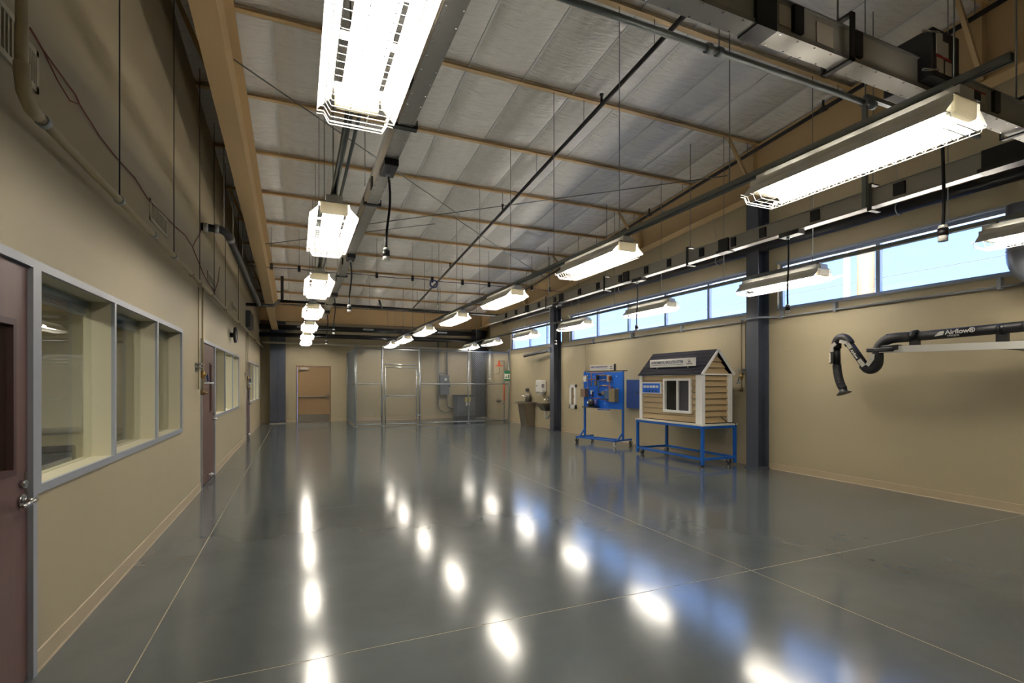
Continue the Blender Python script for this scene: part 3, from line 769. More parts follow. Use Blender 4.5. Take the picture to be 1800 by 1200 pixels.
MB().tube([(-0.42, 17, 4.07), (-0.42, 17, cz(17))], 0.045, 10).build('riser', M_BLACK, t)
MB().tube([(2.6, 17, 4.03), (2.35, 15.9, 4.1)], 0.03, 8).build('branch', M_BLACK, t)
for x in (0.6, 2.2, 4.6, 6.2): MB().tube([(x, 17, 4.03), (x, 17, cz(17))], 0.005, 5).build('hanger_rod', M_STRUT, t)
t = thing('sprinkler_pipe', 'black capped pipe with grooved elbow beside the left rafter', 'pipe', (-0.98, 12, 3.72))
MB().tube([(-1.27, 8.35, 3.78), (-1.03, 8.4, 3.78), (-0.97, 8.5, 3.77), (-0.95, 8.7, 3.76), (-0.95, 15.2, 3.67)], 0.055, 12).build('run', mat('black_iron', (44, 44, 46), 0.5, 0.3), t)
for p, q in (((-1.24, 8.36, 3.78), (-1.18, 8.37, 3.78)), ((-1.1, 8.385, 3.78), (-1.05, 8.395, 3.78)), ((-0.95, 8.72, 3.76), (-0.95, 8.85, 3.758))):
    MB().tube([p, q], 0.068, 12).build('coupling', M_GALV, t)
MB().tube([(-1.27, 15.3, 3.67), (-0.7, 15.3, 3.67), (-0.6, 15.6, 3.72), (-0.5, 16.9, 4.05)], 0.045, 10).build('branch', M_BLACK, t)
for y in (8.45, 9.6, 11.2, 13.4): MB().tube([(-0.99, y, 3.75), (-0.99, y, cz(y))], 0.006, 5).build('hanger_rod', M_GALV, t)
t = thing('conduit', 'galvanised conduit with couplings crossing high at the near end', 'pipe', (3.3, 3.15, 4.3))
MB().tube([(-0.6, 3.15, 4.3), (5.2, 3.15, 4.3)], 0.027, 10).build('run', M_STRUT, t)
for x in (3.1, 5.12, 1.0): 
    for q in (0, 0.12): MB().tube([(x + q, 3.15, 4.3), (x + q + 0.045, 3.15, 4.3)], 0.041, 10).build('coupling', M_STRUT, t)
for x in (3.24, 5.15): MB().tube([(x, 3.15, 4.3), (x, 3.15, cz(3.15))], 0.006, 5).build('hanger_rod', M_STRUT, t)
MB().box(5.13, 5.17, 3.13, 3.17, 3.26, 4.34).build('strut_post', M_STRUT, t)
MB().box(5.15, 7.2, 3.13, 3.17, 4.34, 4.38).build('strut_arm', M_STRUT, t)
t = thing('wall_pipe', 'thick black pipe with hangers just above the clerestory windows', 'pipe', (7.58, 9, 3.93))
MB().tube([(7.6, 0.5, 3.93), (7.6, 18.5, 3.96)], 0.075, 14).build('run', M_BLACK, t)
for y in (4.2, 7.4, 10.6, 13.0): MB().tube(arc((7.6, y, 3.93), 0.088, 0, 2 * math.pi, 16, (1, 0, 0), (0, 0, 1)), 0.008, 6).tube([(7.6, y, 4.02), (7.45, y, bz(y))], 0.005, 5).build('ring_hanger', M_GALV, t)
t = thing('roof_steel', 'pair of dark steel pipes across the back wall under the eave beam', 'pipe', (3, 20.6, 3.35))
MB().tube([(XL, 20.55, 3.62), (7.6, 20.55, 3.66)], 0.10, 12).build('upper_pipe', M_BLACK, t)
MB().tube([(XL, 20.5, 3.33), (7.6, 20.5, 3.36)], 0.085, 12).build('lower_pipe', M_BLACK, t)
for x in (0.2, 2.6, 4.4, 5.6): MB().box(x - 0.2, x + 0.2, 20.38, 20.43, 3.62, 3.68).tube([(x, 20.55, 3.7), (x, 20.55, cz(20.5))], 0.006, 5).build('pipe_hanger', M_GALV, t)
t = thing('air_pipe', 'pale painted pipe across the back wall above the door and cage', 'pipe', (2.5, 20.6, 3.04))
MB().tube([(XL + 0.1, 20.65, 3.05), (7.1, 20.65, 2.99)], 0.04, 10).build('run', mat('pale_pipe', (206, 202, 190), 0.45), t)
for x in (-0.2, 2.2, 4.3): MB().tube([(x, 20.65, 3.04), (x + 0.06, 20.65, 3.04)], 0.05, 10).build('coupling', MATS['pale_pipe'], t)
# red signal cable with black clips
t = thing('signal_cable', 'dark red cable with black clips strung across the ceiling', 'cable', (3, 13.0, 4.2))
pts = []
for k in range(49):
    x = -1.0 + 8.2 * k / 48
    pts.append((x, 13.0, 4.27 - 0.03 * abs(math.sin(x * 2.1))))
MB().tube(pts, 0.008, 6).build('cable', mat('dark_red_cable', (78, 34, 40), 0.5), t)
for x in (-0.55, 0.05, 1.86, 2.77, 3.29, 4.13, 4.90, 6.22, 6.78):
    c = MB().box(x - 0.03, x + 0.03, 12.97, 13.03, 4.20, 4.34).build('cable_clip', M_BLKP, t)
    MB().tube([(x, 13.0, 4.34), (x, 13.0, cz(13.0) + 0.03)], 0.004, 5).build('clip_rod', M_BLACK, c)
t = thing('cable_coil', 'small coil of blue cable hanging from the red ceiling cable', 'cable', (3.33, 13.0, 4.0))
MB().tube(arc((3.33, 12.98, 4.16), 0.095, 0, 2 * math.pi, 20, (1, 0, 0), (0, 0, 1)), 0.02, 6).build('coil', mat('blue_cable', (58, 64, 120), 0.5), t)
MB().tube([(3.42, 12.98, 4.1), (3.45, 12.98, 3.9), (3.43, 12.98, 3.6)], 0.006, 6).build('tail', MATS['blue_cable'], t)
MB().tube([(3.43, 12.98, 3.62), (3.43, 12.98, 3.55)], 0.02, 6).build('plug', M_WPLAS, t)

# ------------------------------------------------------------------ left wall services
XP = XL + 0.10
t = thing('air_pipe', 'beige painted pipe running the length of the left wall', 'pipe', (XP, 11, 2.85))
MB().tube([(XP, 3.03, 6.0), (XP, 3.03, 2.98), (XP, 3.05, 2.90), (XP, 3.13, 2.85), (XP, 20.9, 2.88)], 0.024, 12).build('run', M_PIPE, t)
MB().tube([(XP, 3.03, 3.02), (XP, 3.03, 2.98), (XP, 3.05, 2.90), (XP, 3.12, 2.852), (XP, 3.18, 2.85)], 0.031, 12).build('elbow', M_PIPE, t)
for y in (3.24, 4.42, 5.33, 6.15, 7.1, 7.65, 8.6, 10.2, 12.4, 14.6, 17):
    MB().tube([(XP, y - 0.02, 2.85), (XP, y + 0.02, 2.85)], 0.032, 10).build('pipe_clamp', M_GALV if y < 7 else M_PIPE, t)
for y in (4.42, 6.15, 7.65, 8.9, 10.2, 12.4):
    MB().tube([(XP, y, 2.89), (XP, y, cz(y) + 0.1)], 0.005, 6).build('hanger_rod', M_DGREY, t)
def air_drop(label, x, y, ztop, sgn):
    t = thing('air_drop', label, 'pipe', (x, y, 1.35), group='wall air drops')
    MB().tube([(x, y, ztop), (x, y, 1.42)], 0.014, 8).build('pipe', M_PIPE, t)
    MB().tube([(x - 0.04 * sgn, y - 0.06, ztop), (x - 0.04 * sgn, y - 0.06, 1.45)], 0.009, 8).build('side_pipe', M_PIPE, t)
    MB().box(x - 0.07 * sgn, x + 0.0, y - 0.14, y + 0.14, 1.79, 1.81).box(x - 0.07 * sgn, x, y - 0.14, y + 0.14, 1.74, 1.755).build('strut_bracket', M_GALV, t)
    v = MB().tube([(x, y, 1.60), (x, y, 1.70)], 0.025, 10).tube([(x, y, 1.65), (x + 0.05 * sgn, y, 1.65)], 0.014, 8).build('valve', M_BRASS, t)
    MB().bar((x + 0.05 * sgn, y, 1.66), (x + 0.06 * sgn, y + 0.03, 1.56), 0.02, 0.012).build('valve_handle', mat('blue_handle', (40, 74, 130), 0.5), v)
    MB().tube([(x, y, 1.53), (x + 0.02 * sgn, y + 0.02, 1.53), (x + 0.13 * sgn, y + 0.02, 1.53)], 0.012, 8).build('coupler', M_GALV, t)
    MB().tube([(x, y, 1.37), (x, y, 1.44)], 0.03, 10).tube([(x, y, 1.40), (x + 0.06 * sgn, y, 1.40)], 0.015, 8).build('drain_valve', mat('bronze', (120, 100, 70), 0.4, 0.6), t)
    return t
air_drop('painted air drop with brass valve before the middle brown door', XL + 0.07, 8.08, 2.85, 1)
air_drop('painted air drop with small valve before the farthest brown door', XL + 0.07, 15.05, 2.85, 1)
air_drop('air drop with grey filter beside the house model', XR - 0.07, 6.98, 2.70, -1)
air_drop('air drop behind the blue trainer board', XR - 0.07, 12.55, 2.70, -1)
t = thing('air_pipe', 'thin painted pipe under the clerestory sills', 'pipe', (XR - 0.04, 9, 2.69))
MB().tube([(XR - 0.05, 2.0, 2.69), (XR - 0.05, 6.2, 2.69), (7.46, 6.38, 2.69), (7.46, 6.74, 2.69), (XR - 0.05, 6.95, 2.69), (XR - 0.05, 13.9, 2.69)], 0.014, 8).build('run', M_FRAME, t)
for y in (3.2, 5.2, 6.15, 8.6, 10.4, 12.2): MB().box(XR - 0.07, XR, y - 0.02, y + 0.02, 2.66, 2.80).build('bracket', M_FRAME, t)


def grille(label, y0, y1, z0, z1, n_):
    t = thing('vent_grille', label, 'vent', (XL, (y0 + y1) / 2, z0), group='left wall vent grilles')
    b = 0.03
    MB().box(XL, XL + 0.012, y0, y1, z0, z0 + b).box(XL, XL + 0.012, y0, y1, z1 - b, z1).box(XL, XL + 0.012, y0, y0 + b, z0, z1).box(XL, XL + 0.012, y1 - b, y1, z0, z1).build('frame', M_REVEAL, t)
    MB().box(XL, XL + 0.002, y0 + b, y1 - b, z0 + b, z1 - b).build('backing', M_DGREY, t)
    for k in range(n_):
        y = y0 + b + (y1 - y0 - 2 * b) * (k + 0.5) / n_
        MB().box(XL + 0.002, XL + 0.010, y - 0.006, y + 0.006, z0 + b, z1 - b).build('slat', M_REVEAL, t)
grille('large louvred vent grille at the top left edge', 2.62, 3.26, 3.07, 3.32, 16)
grille('small white grille just behind the beige vertical pipe', 3.27, 3.44, 3.07, 3.29, 5)
grille('louvred vent grille above the first office window', 5.64, 6.31, 3.07, 3.27, 16)
grille('louvred vent grille above the middle brown door', 8.93, 9.62, 3.09, 3.27, 14)
grille('faint louvred vent grille above the middle office window', 12.2, 12.95, 3.09, 3.27, 12)
t = thing('wall_speaker', 'dark square loudspeaker high on the left wall at the far end', 'speaker', (XL, 15.7, 3.05))
MB().rbox(XL, XL + 0.12, 15.2, 16.2, 3.05, 3.5, 0.015).build('cabinet', M_DGREY, t)
MB().box(XL + 0.12, XL + 0.126, 15.25, 16.15, 3.09, 3.46).build('front_cover', M_BLKP, t)
t = thing('wall_cable', 'loose red cable looping along the upper left wall', 'cable', (XL, 5, 3.5))
def W(y, z): return (XL + 0.012, y, z)
MB().tube([W(3.34, 3.360), W(3.48, 3.335), W(3.91, 3.321), W(3.98, 3.294), W(4.32, 3.252), W(4.67, 3.246), W(5.14, 3.274), W(5.54, 3.228), W(6.08, 3.263), W(6.7, 3.3)], 0.005, 6).build('lower_strand', M_RWIRE, t)
MB().tube([W(3.48, 3.335), W(3.66, 3.270), W(3.83, 3.242), W(3.98, 3.294)], 0.004, 6).build('upper_strand', M_RWIRE, t)
MB().tube([W(6.7, 3.3), W(7.2, 3.35), W(7.7, 3.32), W(7.9, 3.45), W(8.2, 3.62), W(8.35, 3.75)], 0.006, 6).tube([W(7.7, 3.32), W(8.6, 3.12), W(9.6, 3.05), W(10.0, 3.3), W(10.2, 3.6)], 0.006, 6).build('far_loop', M_RWIRE, t)
t = thing('wall_clock', 'round black rimmed clock standing off the left wall', 'clock', (XL, 11.85, 2.36))
c0 = (11.85, 2.535)
MB().tube([(XL, c0[0], c0[1]), (XL + 0.10, c0[0], c0[1])], 0.05, 12).build('mount', M_BLKP, t)
MB().tube([(XL + 0.07, c0[0], c0[1]), (XL + 0.10, c0[0], c0[1])], 0.165, 28).build('case', M_BLKP, t)
MB().tube(arc((XL + 0.105, c0[0], c0[1]), 0.155, 0, 2 * math.pi, 28, (0, 1, 0), (0, 0, 1)), 0.016, 8).build('rim', M_BLACK, t)
fc = MB().tube([(XL + 0.10, c0[0], c0[1]), (XL + 0.104, c0[0], c0[1])], 0.145, 28).build('face', M_WPLAS, t)
MB().bar((XL + 0.107, c0[0], c0[1]), (XL + 0.107, c0[0] + 0.03, c0[1] + 0.11), 0.008, 0.003).bar((XL + 0.107, c0[0], c0[1]), (XL + 0.107, c0[0] - 0.07, c0[1] + 0.02), 0.01, 0.003).build('hands', M_BLACK, fc)

# ------------------------------------------------------------------ back door
r = sroot('door_4', ((DX0 + DX1) / 2, YB, 0)); b = 0.05
MB().box(DX0, DX0 + b, YB - 0.015, YB + 0.15, 0, DZ - b).box(DX1 - b, DX1, YB - 0.015, YB + 0.15, 0, DZ - b).box(DX0, DX1, YB - 0.015, YB + 0.15, DZ - b, DZ).build('frame', mat('tan_frame', (128, 104, 76), 0.5), r)
lf = MB().box(DX0 + b + 0.003, DX1 - b - 0.003, YB + 0.01, YB + 0.06, 0.01, DZ - b - 0.003).build('door_leaf', M_DOORT, r)
MB().box(DX0 + b + 0.02, DX1 - b - 0.02, YB + 0.006, YB + 0.01, 0.03, 0.30).build('kick_plate', mat('kick_plate_steel', (206, 200, 190), 0.2, 1.0), lf)
pbx = MB().rbox(DX0 + 0.1, DX1 - 0.1, YB - 0.055, YB - 0.02, 0.97, 1.02, 0.008).build('panic_bar', M_STAIN, lf)
MB().rbox(DX1 - 0.16, DX1 - 0.09, YB - 0.06, YB + 0.01, 0.92, 1.10, 0.01).build('latch_case', M_STAIN, pbx)
MB().rbox(DX0 + 0.09, DX0 + 0.14, YB - 0.05, YB + 0.01, 0.965, 1.025, 0.008).build('end_bracket', M_STAIN, pbx)
MB().rbox(DX0 + 0.14, DX0 + 0.46, YB - 0.05, YB + 0.01, 2.04, 2.13, 0.008).build('door_closer', M_STAIN, lf)
MB().box(DX0, DX1, YB - 0.05, YB + 0.1, 0, 0.012).build('threshold', M_STAIN, r)

# ------------------------------------------------------------------ chain link cage
def link_mesh(p0, ux, w_, h_, pitch, r_, name, parent):
    """diamond wire net in the vertical plane spanned by ux from p0"""
    p0 = Vector(p0); ux = Vector(ux); uz = Vector((0, 0, 1)); mb_ = MB(); nrm = ux.cross(uz) * 0.002
    k = -h_
    while k < w_:
        a, b = max(0, k), min(w_, k + h_)
        if b - a > 0.01:
            mb_.bar(p0 + ux * a + uz * (a - k) + nrm, p0 + ux * b + uz * (b - k) + nrm, r_, r_)
            mb_.bar(p0 + ux * a + uz * (h_ - (a - k)) - nrm, p0 + ux * b + uz * (h_ - (b - k)) - nrm, r_, r_)
        k += pitch
    return mb_.build(name, M_GALV, parent)


YC = 18.2; XP_ = [1.88, 2.79, 4.14, 6.02, 7.70]; ZT = 2.74
t = thing('chain_link_fence', 'galvanised chain link cage fence with tall posts in the far corner', 'fence', (4.8, YC, 0))
for k, x in enumerate(XP_):
    p = MB().tube([(x, YC, 0.0), (x, YC, ZT + (0.09 if k < 3 else 0.0))], 0.036 if k < 3 else 0.03, 12).build('post', M_GALV, t)
    MB().tube([(x, YC, ZT + 0.02), (x, YC, ZT + 0.12)], [0.045, 0.02], 10).build('post_cap', M_GALV, p)
    MB().box(x - 0.07, x + 0.07, YC - 0.07, YC + 0.07, 0, 0.012).build('foot_plate', M_GALV, p)
    for z in (0.35, 0.8, 1.25, 1.9, 2.4): MB().tube([(x, YC, z), (x, YC, z + 0.025)], 0.044, 10).build('tension_band', M_GALV, p)
MB().tube([(1.88, 21.2, 0), (1.88, 21.2, ZT)], 0.03, 10).build('post', M_GALV, t)
for z in (0.07, 1.5, ZT):
    if z > 2: MB().tube([(XP_[0], YC, z), (XP_[4], YC, z)], 0.024, 10).build('rail', M_GALV, t)
    else:
        MB().tube([(XP_[0], YC, z), (XP_[1], YC, z)], 0.021, 10).build('rail', M_GALV, t)
        MB().tube([(XP_[2], YC, z), (XP_[4], YC, z)], 0.021, 10).build('rail', M_GALV, t)
    MB().tube([(1.88, YC, z), (1.88, 21.2, z)], 0.021, 10).build('rail', M_GALV, t)
MB().tube([(XP_[1], YC, 2.20), (XP_[2], YC, 2.20)], 0.024, 10).build('rail', M_GALV, t)
WR, PT = 0.005, 0.075
link_mesh((XP_[0], YC, 0.05), (1, 0, 0), XP_[1] - XP_[0], ZT - 0.05, PT, WR, 'wire_net', t)
link_mesh((XP_[1], YC, 2.20), (1, 0, 0), XP_[2] - XP_[1], ZT - 2.2, PT, WR, 'wire_net', t)
link_mesh((XP_[2], YC, 0.05), (1, 0, 0), XP_[4] - XP_[2], ZT - 0.05, PT, WR, 'wire_net', t)
link_mesh((1.88, YC, 0.05), (0, 1, 0), 3.0, ZT - 0.05, PT, WR, 'wire_net', t)
MB().tube([(1.9, YC + 0.05, 1.45), (2.75, YC + 0.05, 0.1)], 0.006, 6).build('truss_rod', M_GALV, t)
MB().tube([(1.88, YC + 0.05, 1.45), (1.88, 21.1, 0.2)], 0.006, 6).build('truss_rod', M_GALV, t)
t = thing('chain_link_gate', 'framed chain link swing gate in the cage front', 'gate', (3.46, YC, 0.07))
gx0, gx1 = 2.90, 4.03
for x in (gx0, gx1): MB().tube([(x, YC, 0.06), (x, YC, 2.12)], 0.023, 10).build('stile', M_GALV, t)
for z in (0.06, 1.07, 2.10): MB().tube([(gx0, YC, z), (gx1, YC, z)], 0.022, 10).build('rail', M_GALV, t)
link_mesh((gx0, YC, 0.06), (1, 0, 0), gx1 - gx0, 2.04, PT, WR, 'wire_net', t)
for z in (0.35, 1.85): MB().tube([(gx1, YC - 0.03, z), (XP_[2], YC - 0.03, z)], 0.018, 8).tube([(gx1 + 0.05, YC - 0.03, z - 0.04), (gx1 + 0.05, YC - 0.03, z + 0.04)], 0.022, 8).build('hinge', M_GALV, t)
MB().box(XP_[1] - 0.02, gx0 + 0.05, YC - 0.05, YC - 0.02, 0.98, 1.02).bar((gx0 - 0.04, YC - 0.05, 0.94), (gx0 - 0.04, YC - 0.05, 1.16), 0.025).build('latch', M_GALV, t)

# electrical gear in the cage
t = thing('disconnect_switch', 'grey wall disconnect enclosure behind the cage net', 'panel', (5.88, 21.1, 1.04))
MB().rbox(5.68, 6.10, 21.05, 21.23, 1.03, 1.88, 0.012).build('enclosure', M_GREY, t)
MB().box(5.88, 5.98, 21.045, 21.05, 1.64, 1.74).build('label_plate', M_WPLAS, t)
MB().box(6.10, 6.14, 21.08, 21.12, 1.35, 1.55).build('lever', M_BLKP, t)
for z in (0.86, 2.0): MB().box(5.6, 6.1, 21.21, 21.245, z - 0.02, z + 0.02).build('strut_bracket', M_GALV, t)
t = thing('conduit', 'pair of bent galvanised conduits feeding the floor transformer', 'pipe', (5.8, 21.1, 0.2), group='cage conduits')
MB().tube([(5.62, 21.15, 3.4), (5.62, 21.15, 0.62)] + arc((5.97, 21.15, 0.62), 0.35, math.pi, 1.5 * math.pi, 8, (1, 0, 0), (0, 0, 1)) + [(6.25, 21.1, 0.33)], 0.028, 10).build('long_conduit', M_STRUT, t)
MB().tube([(6.02, 21.15, 3.4), (6.02, 21.15, 1.89)], 0.028, 10).build('upper_conduit', M_STRUT, t)
MB().tube([(6.03, 21.15, 1.02), (6.03, 21.15, 0.62)] + arc((6.21, 21.15, 0.62), 0.18, math.pi, 1.5 * math.pi, 8, (1, 0, 0), (0, 0, 1)) + [(6.42, 21.1, 0.44)], 0.03, 10).build('lower_conduit', M_STRUT, t)
t = thing('transformer', 'dark grey floor transformer cabinet with warning label behind the net', 'transformer', (6.75, 20.85, 0))
MB().rbox(6.32, 7.14, 20.6, 21.15, 0.12, 0.96, 0.015).build('cabinet', M_GREY, t)
MB().rbox(6.28, 7.18, 20.56, 21.18, 0.96, 1.02, 0.01).build('top', M_DGREY, t)
MB().box(6.3, 7.16, 20.58, 21.16, 0.0, 0.12).build('base', M_DGREY, t)
lb = MB().box(6.66, 6.92, 20.594, 20.6, 0.72, 0.93).build('warning_label', mat('yellow_label', (214, 202, 120), 0.6), t)
MB().box(6.70, 6.88, 20.594, 20.6, 0.56, 0.71).build('rating_plate', M_WPLAS, t)
for k in range(6): MB().box(6.4, 7.06, 20.594, 20.6, 0.18 + k * 0.03, 0.19 + k * 0.03).build('vent_slot', M_DGREY, t)

# safety shower and eyewash
t = thing('safety_shower', 'orange emergency shower with eyewash bowl at the cage end post', 'shower', (7.55, 18.5, 0))
ys_ = 18.5
MB().tube([(7.62, ys_, 0.02), (7.62, ys_, 2.42), (7.4, ys_, 2.42)], 0.02, 10).build('standpipe', M_GALV, t)
MB().tube([(7.62, ys_, 0.82), (7.62, ys_, 1.52)], 0.034, 12).build('orange_sleeve', M_ORANGE, t)
MB().tube([(7.4, ys_, 2.44), (7.4, ys_, 2.34)], 0.03, 10).tube([(7.4, ys_, 2.36), (7.4, ys_, 2.25), (7.4, ys_, 2.22)], [0.05, 0.07, 0.17], 18).tube([(7.4, ys_, 2.22), (7.4, ys_, 2.20)], 0.17, 18).build('shower_head', M_ORANGE, t)
MB().tube([(7.4, ys_, 2.2), (7.43, ys_, 1.98), (7.38, ys_, 1.9), (7.15, ys_, 1.88)], 0.013, 8).build('pull_rod', M_STAIN, t)
ew = MB().tube([(7.38, ys_, 0.86), (7.38, ys_, 0.84), (7.38, ys_, 0.78), (7.38, ys_, 0.75)], [0.14, 0.135, 0.08, 0.03], 16).build('eyewash_bowl', M_STAIN, t)
MB().tube([(7.62, ys_, 0.72), (7.38, ys_, 0.72), (7.38, ys_, 0.76)], 0.016, 8).build('eyewash_pipe', M_STAIN, ew)
for x in (7.33, 7.43): MB().tube([(x, ys_, 0.84), (x, ys_, 0.91)], 0.018, 8).build('eyewash_nozzle', M_BLKP, ew)
MB().tube([(7.62, ys_, 0), (7.62, ys_, 0.025)], 0.1, 16).build('floor_flange', M_GALV, t)
t = thing('safety_sign', 'green and white emergency shower sign by the orange pipe', 'sign', (7.6, 18.13, 1.63))
MB().box(7.48, 7.72, 18.135, 18.145, 1.62, 2.02).build('plate', M_WPLAS, t)
MB().box(7.48, 7.72, 18.131, 18.135, 1.90, 2.02).build('green_band', M_GREEN, t)
MB().box(7.48, 7.72, 18.131, 18.135, 1.62, 1.69).build('green_band', M_GREEN, t)
MB().box(7.53, 7.60, 18.131, 18.135, 1.74, 1.78).box(7.64, 7.68, 18.131, 18.135, 1.73, 1.86).build('pictogram', M_GREEN, t)
t = thing('drain_pipe', 'white wall pipe with trap by the cage column', 'pipe', (7.5, 20.4, 1.6))
MB().tube([(7.66, 20.2, 3.0), (7.66, 20.2, 1.75)], 0.05, 12).tube([(7.66, 20.2, 1.75), (7.66, 20.2, 1.68), (7.72, 20.2, 1.66)], 0.06, 12).build('pipe', M_WPLAS, t)

# ------------------------------------------------------------------ right wall fittings
t = thing('wash_fountain', 'stainless steel pedestal wash fountain against the right wall', 'sink', (7.55, 16.35, 0))
yc = 16.35
MB().add([(7.50, yc - 0.25, 0), (7.80, yc - 0.25, 0), (7.80, yc + 0.25, 0), (7.50, yc + 0.25, 0), (7.38, yc - 0.28, 0.80), (7.80, yc - 0.28, 0.80), (7.80, yc + 0.28, 0.80), (7.38, yc + 0.28, 0.80)],
         [(0, 3, 2, 1), (4, 5, 6, 7), (0, 1, 5, 4), (1, 2, 6, 5), (2, 3, 7, 6), (3, 0, 4, 7)]).build('pedestal', M_STAIN, t)
half = [(7.80, yc - 0.5)] + [(7.80 - 0.66 * math.sin(a), yc - 0.5 * math.cos(a)) for a in [k * math.pi / 14 for k in range(1, 14)]] + [(7.80, yc + 0.5)]
MB().prism(half, 'z', 0.81, 0.86).build('bowl', M_STAIN, t)
inner = [(7.76 - 0.56 * math.sin(a), yc - 0.42 * math.cos(a)) for a in [k * math.pi / 14 for k in range(0, 15)]]
MB().prism(inner, 'z', 0.855, 0.863).build('basin', M_DGREY, t)
col = MB().tube([(7.68, yc, 0.86), (7.68, yc, 1.10), (7.68, yc, 1.16)], [0.11, 0.10, 0.04], 16).build('spray_column', M_STAIN, t)
for s_ in (-0.16, 0, 0.16): MB().tube([(7.68, yc + s_ * 0.4, 1.06), (7.52, yc + s_, 1.07), (7.49, yc + s_, 1.03)], 0.022, 8).build('spout', M_CHROME, col)
MB().tube([(7.74, yc + 0.2, 0.9), (7.74, yc + 0.2, 1.24)], 0.014, 8).rbox(7.68, 7.78, yc + 0.14, yc + 0.26, 1.22, 1.34, 0.01).build('soap_dispenser', M_DGREY, t)
t = thing('towel_dispenser', 'white rounded paper towel dispenser above the sinks', 'dispenser', (7.7, 15.4, 1.2))
MB().rbox(7.57, 7.81, 15.12, 15.56, 1.20, 1.64, 0.05).build('cover', M_WPLAS, t)
MB().box(7.565, 7.572, 15.40, 15.47, 1.42, 1.46).build('window', M_DGREY, t)
MB().box(7.60, 7.7, 15.114, 15.122, 1.38, 1.5).build('lock_slot', M_INKG, t)
MB().box(7.62, 7.74, 15.2, 15.48, 1.14, 1.20).build('paper', M_WHITE, t)
t = thing('wall_sink', 'small stainless wall sink with white drain trap beside the column', 'sink', (7.6, 14.75, 0.6))
MB().prism([(7.80, 14.50), (7.36, 14.52), (7.32, 14.6), (7.32, 14.95), (7.36, 15.03), (7.80, 15.05)], 'z', 0.80, 0.87).build('rim', M_STAIN, t)
MB().add([(7.8, 14.56, 0.62), (7.5, 14.6, 0.62), (7.5, 14.95, 0.62), (7.8, 15.0, 0.62), (7.8, 14.53, 0.8), (7.38, 14.56, 0.8), (7.38, 15.0, 0.8), (7.8, 15.03, 0.8)],
         [(0, 3, 2, 1), (4, 5, 6, 7), (0, 1, 5, 4), (1, 2, 6, 5), (2, 3, 7, 6), (3, 0, 4, 7)]).build('bowl', M_STAIN, t)
MB().box(7.77, 7.80, 14.5, 15.05, 0.87, 1.09).build('splash_back', M_STAIN, t)
MB().tube([(7.77, 14.78, 0.97), (7.6, 14.78, 1.02), (7.52, 14.78, 0.97)], 0.013, 8).tube([(7.77, 14.68, 0.97), (7.7, 14.66, 0.98)], 0.018, 8).tube([(7.77, 14.88, 0.97), (7.7, 14.9, 0.98)], 0.018, 8).build('faucet', M_CHROME, t)
MB().tube([(7.58, 14.78, 0.64), (7.58, 14.78, 0.40), (7.60, 14.78, 0.36), (7.65, 14.78, 0.36), (7.68, 14.78, 0.42), (7.80, 14.78, 0.48)], 0.03, 10).tube([(7.72, 14.68, 0.66), (7.74, 14.68, 0.45)], 0.02, 8).build('drain_trap', M_WPLAS, t)
t = thing('extinguisher_cabinet', 'white recessed fire extinguisher cabinet with tall narrow window', 'cabinet', (XR - 0.03, 13.35, 0.74))
MB().box(XR - 0.05, XR, 13.16, 13.22, 0.75, 1.49).box(XR - 0.05, XR, 13.48, 13.54, 0.75, 1.49).box(XR - 0.05, XR, 13.16, 13.54, 0.75, 0.87).box(XR - 0.05, XR, 13.16, 13.54, 1.40, 1.49).box(XR - 0.046, XR, 13.22, 13.27, 0.87, 1.40).box(XR - 0.046, XR, 13.43, 13.48, 0.87, 1.40).build('door_frame', M_WPLAS, t)
MB().box(XR - 0.03, XR - 0.024, 13.27, 13.43, 0.87, 1.40).build('pane', mat('tinted_pane', (134, 116, 98), 0.1), t)
MB().box(XR - 0.06, XR - 0.046, 13.225, 13.245, 1.08, 1.16).build('pull', M_CHROME, t)
t = thing('jib_crane', 'folded dark wall jib arm under the far clerestory window', 'bracket', (7.6, 15.4, 2.62))
MB().tube([(7.55, 14.45, 2.60), (7.5, 15.3, 2.55), (7.45, 16.2, 2.50)], 0.05, 10).build('arm', M_DGREY, t)
MB().box(7.5, 7.62, 14.3, 14.45, 2.52, 2.70).build('mount', M_SLATE, t)

# house model on blue table
TX0, TX1, TY0, TY1, TZ = 6.78, 7.62, 6.98, 8.92, 0.775
t = thing('rolling_table', 'blue steel rolling table with white top carrying the house model', 'table', ((TX0 + TX1) / 2, (TY0 + TY1) / 2, 0))
MB().box(TX0 - 0.01, TX1 + 0.01, TY0 - 0.01, TY1 + 0.01, TZ - 0.03, TZ).build('tabletop', M_WPLAS, t)
s_ = 0.05
for x in (TX0, TX1 - s_):
    for y in (TY0, TY1 - s_):
        MB().box(x, x + s_, y, y + s_, 0.035, TZ - 0.03).build('leg', M_BLUE, t)
for y in (TY0, TY1 - s_):
    MB().box(TX0 + s_, TX1 - s_, y, y + s_, TZ - 0.08, TZ - 0.03).build('top_rail', M_BLUE, t)
    MB().box(TX0 + s_, TX1 - s_, y, y + s_, 0.12, 0.16).build('lower_rail', M_BLUE, t)
for x in (TX0, TX1 - s_):
    MB().box(x, x + s_, TY0 + s_, TY1 - s_, TZ - 0.08, TZ - 0.03).build('top_rail', M_BLUE, t)
    MB().box(x, x + s_, TY0 + s_, TY1 - s_, 0.12, 0.16).build('lower_rail', M_BLUE, t)
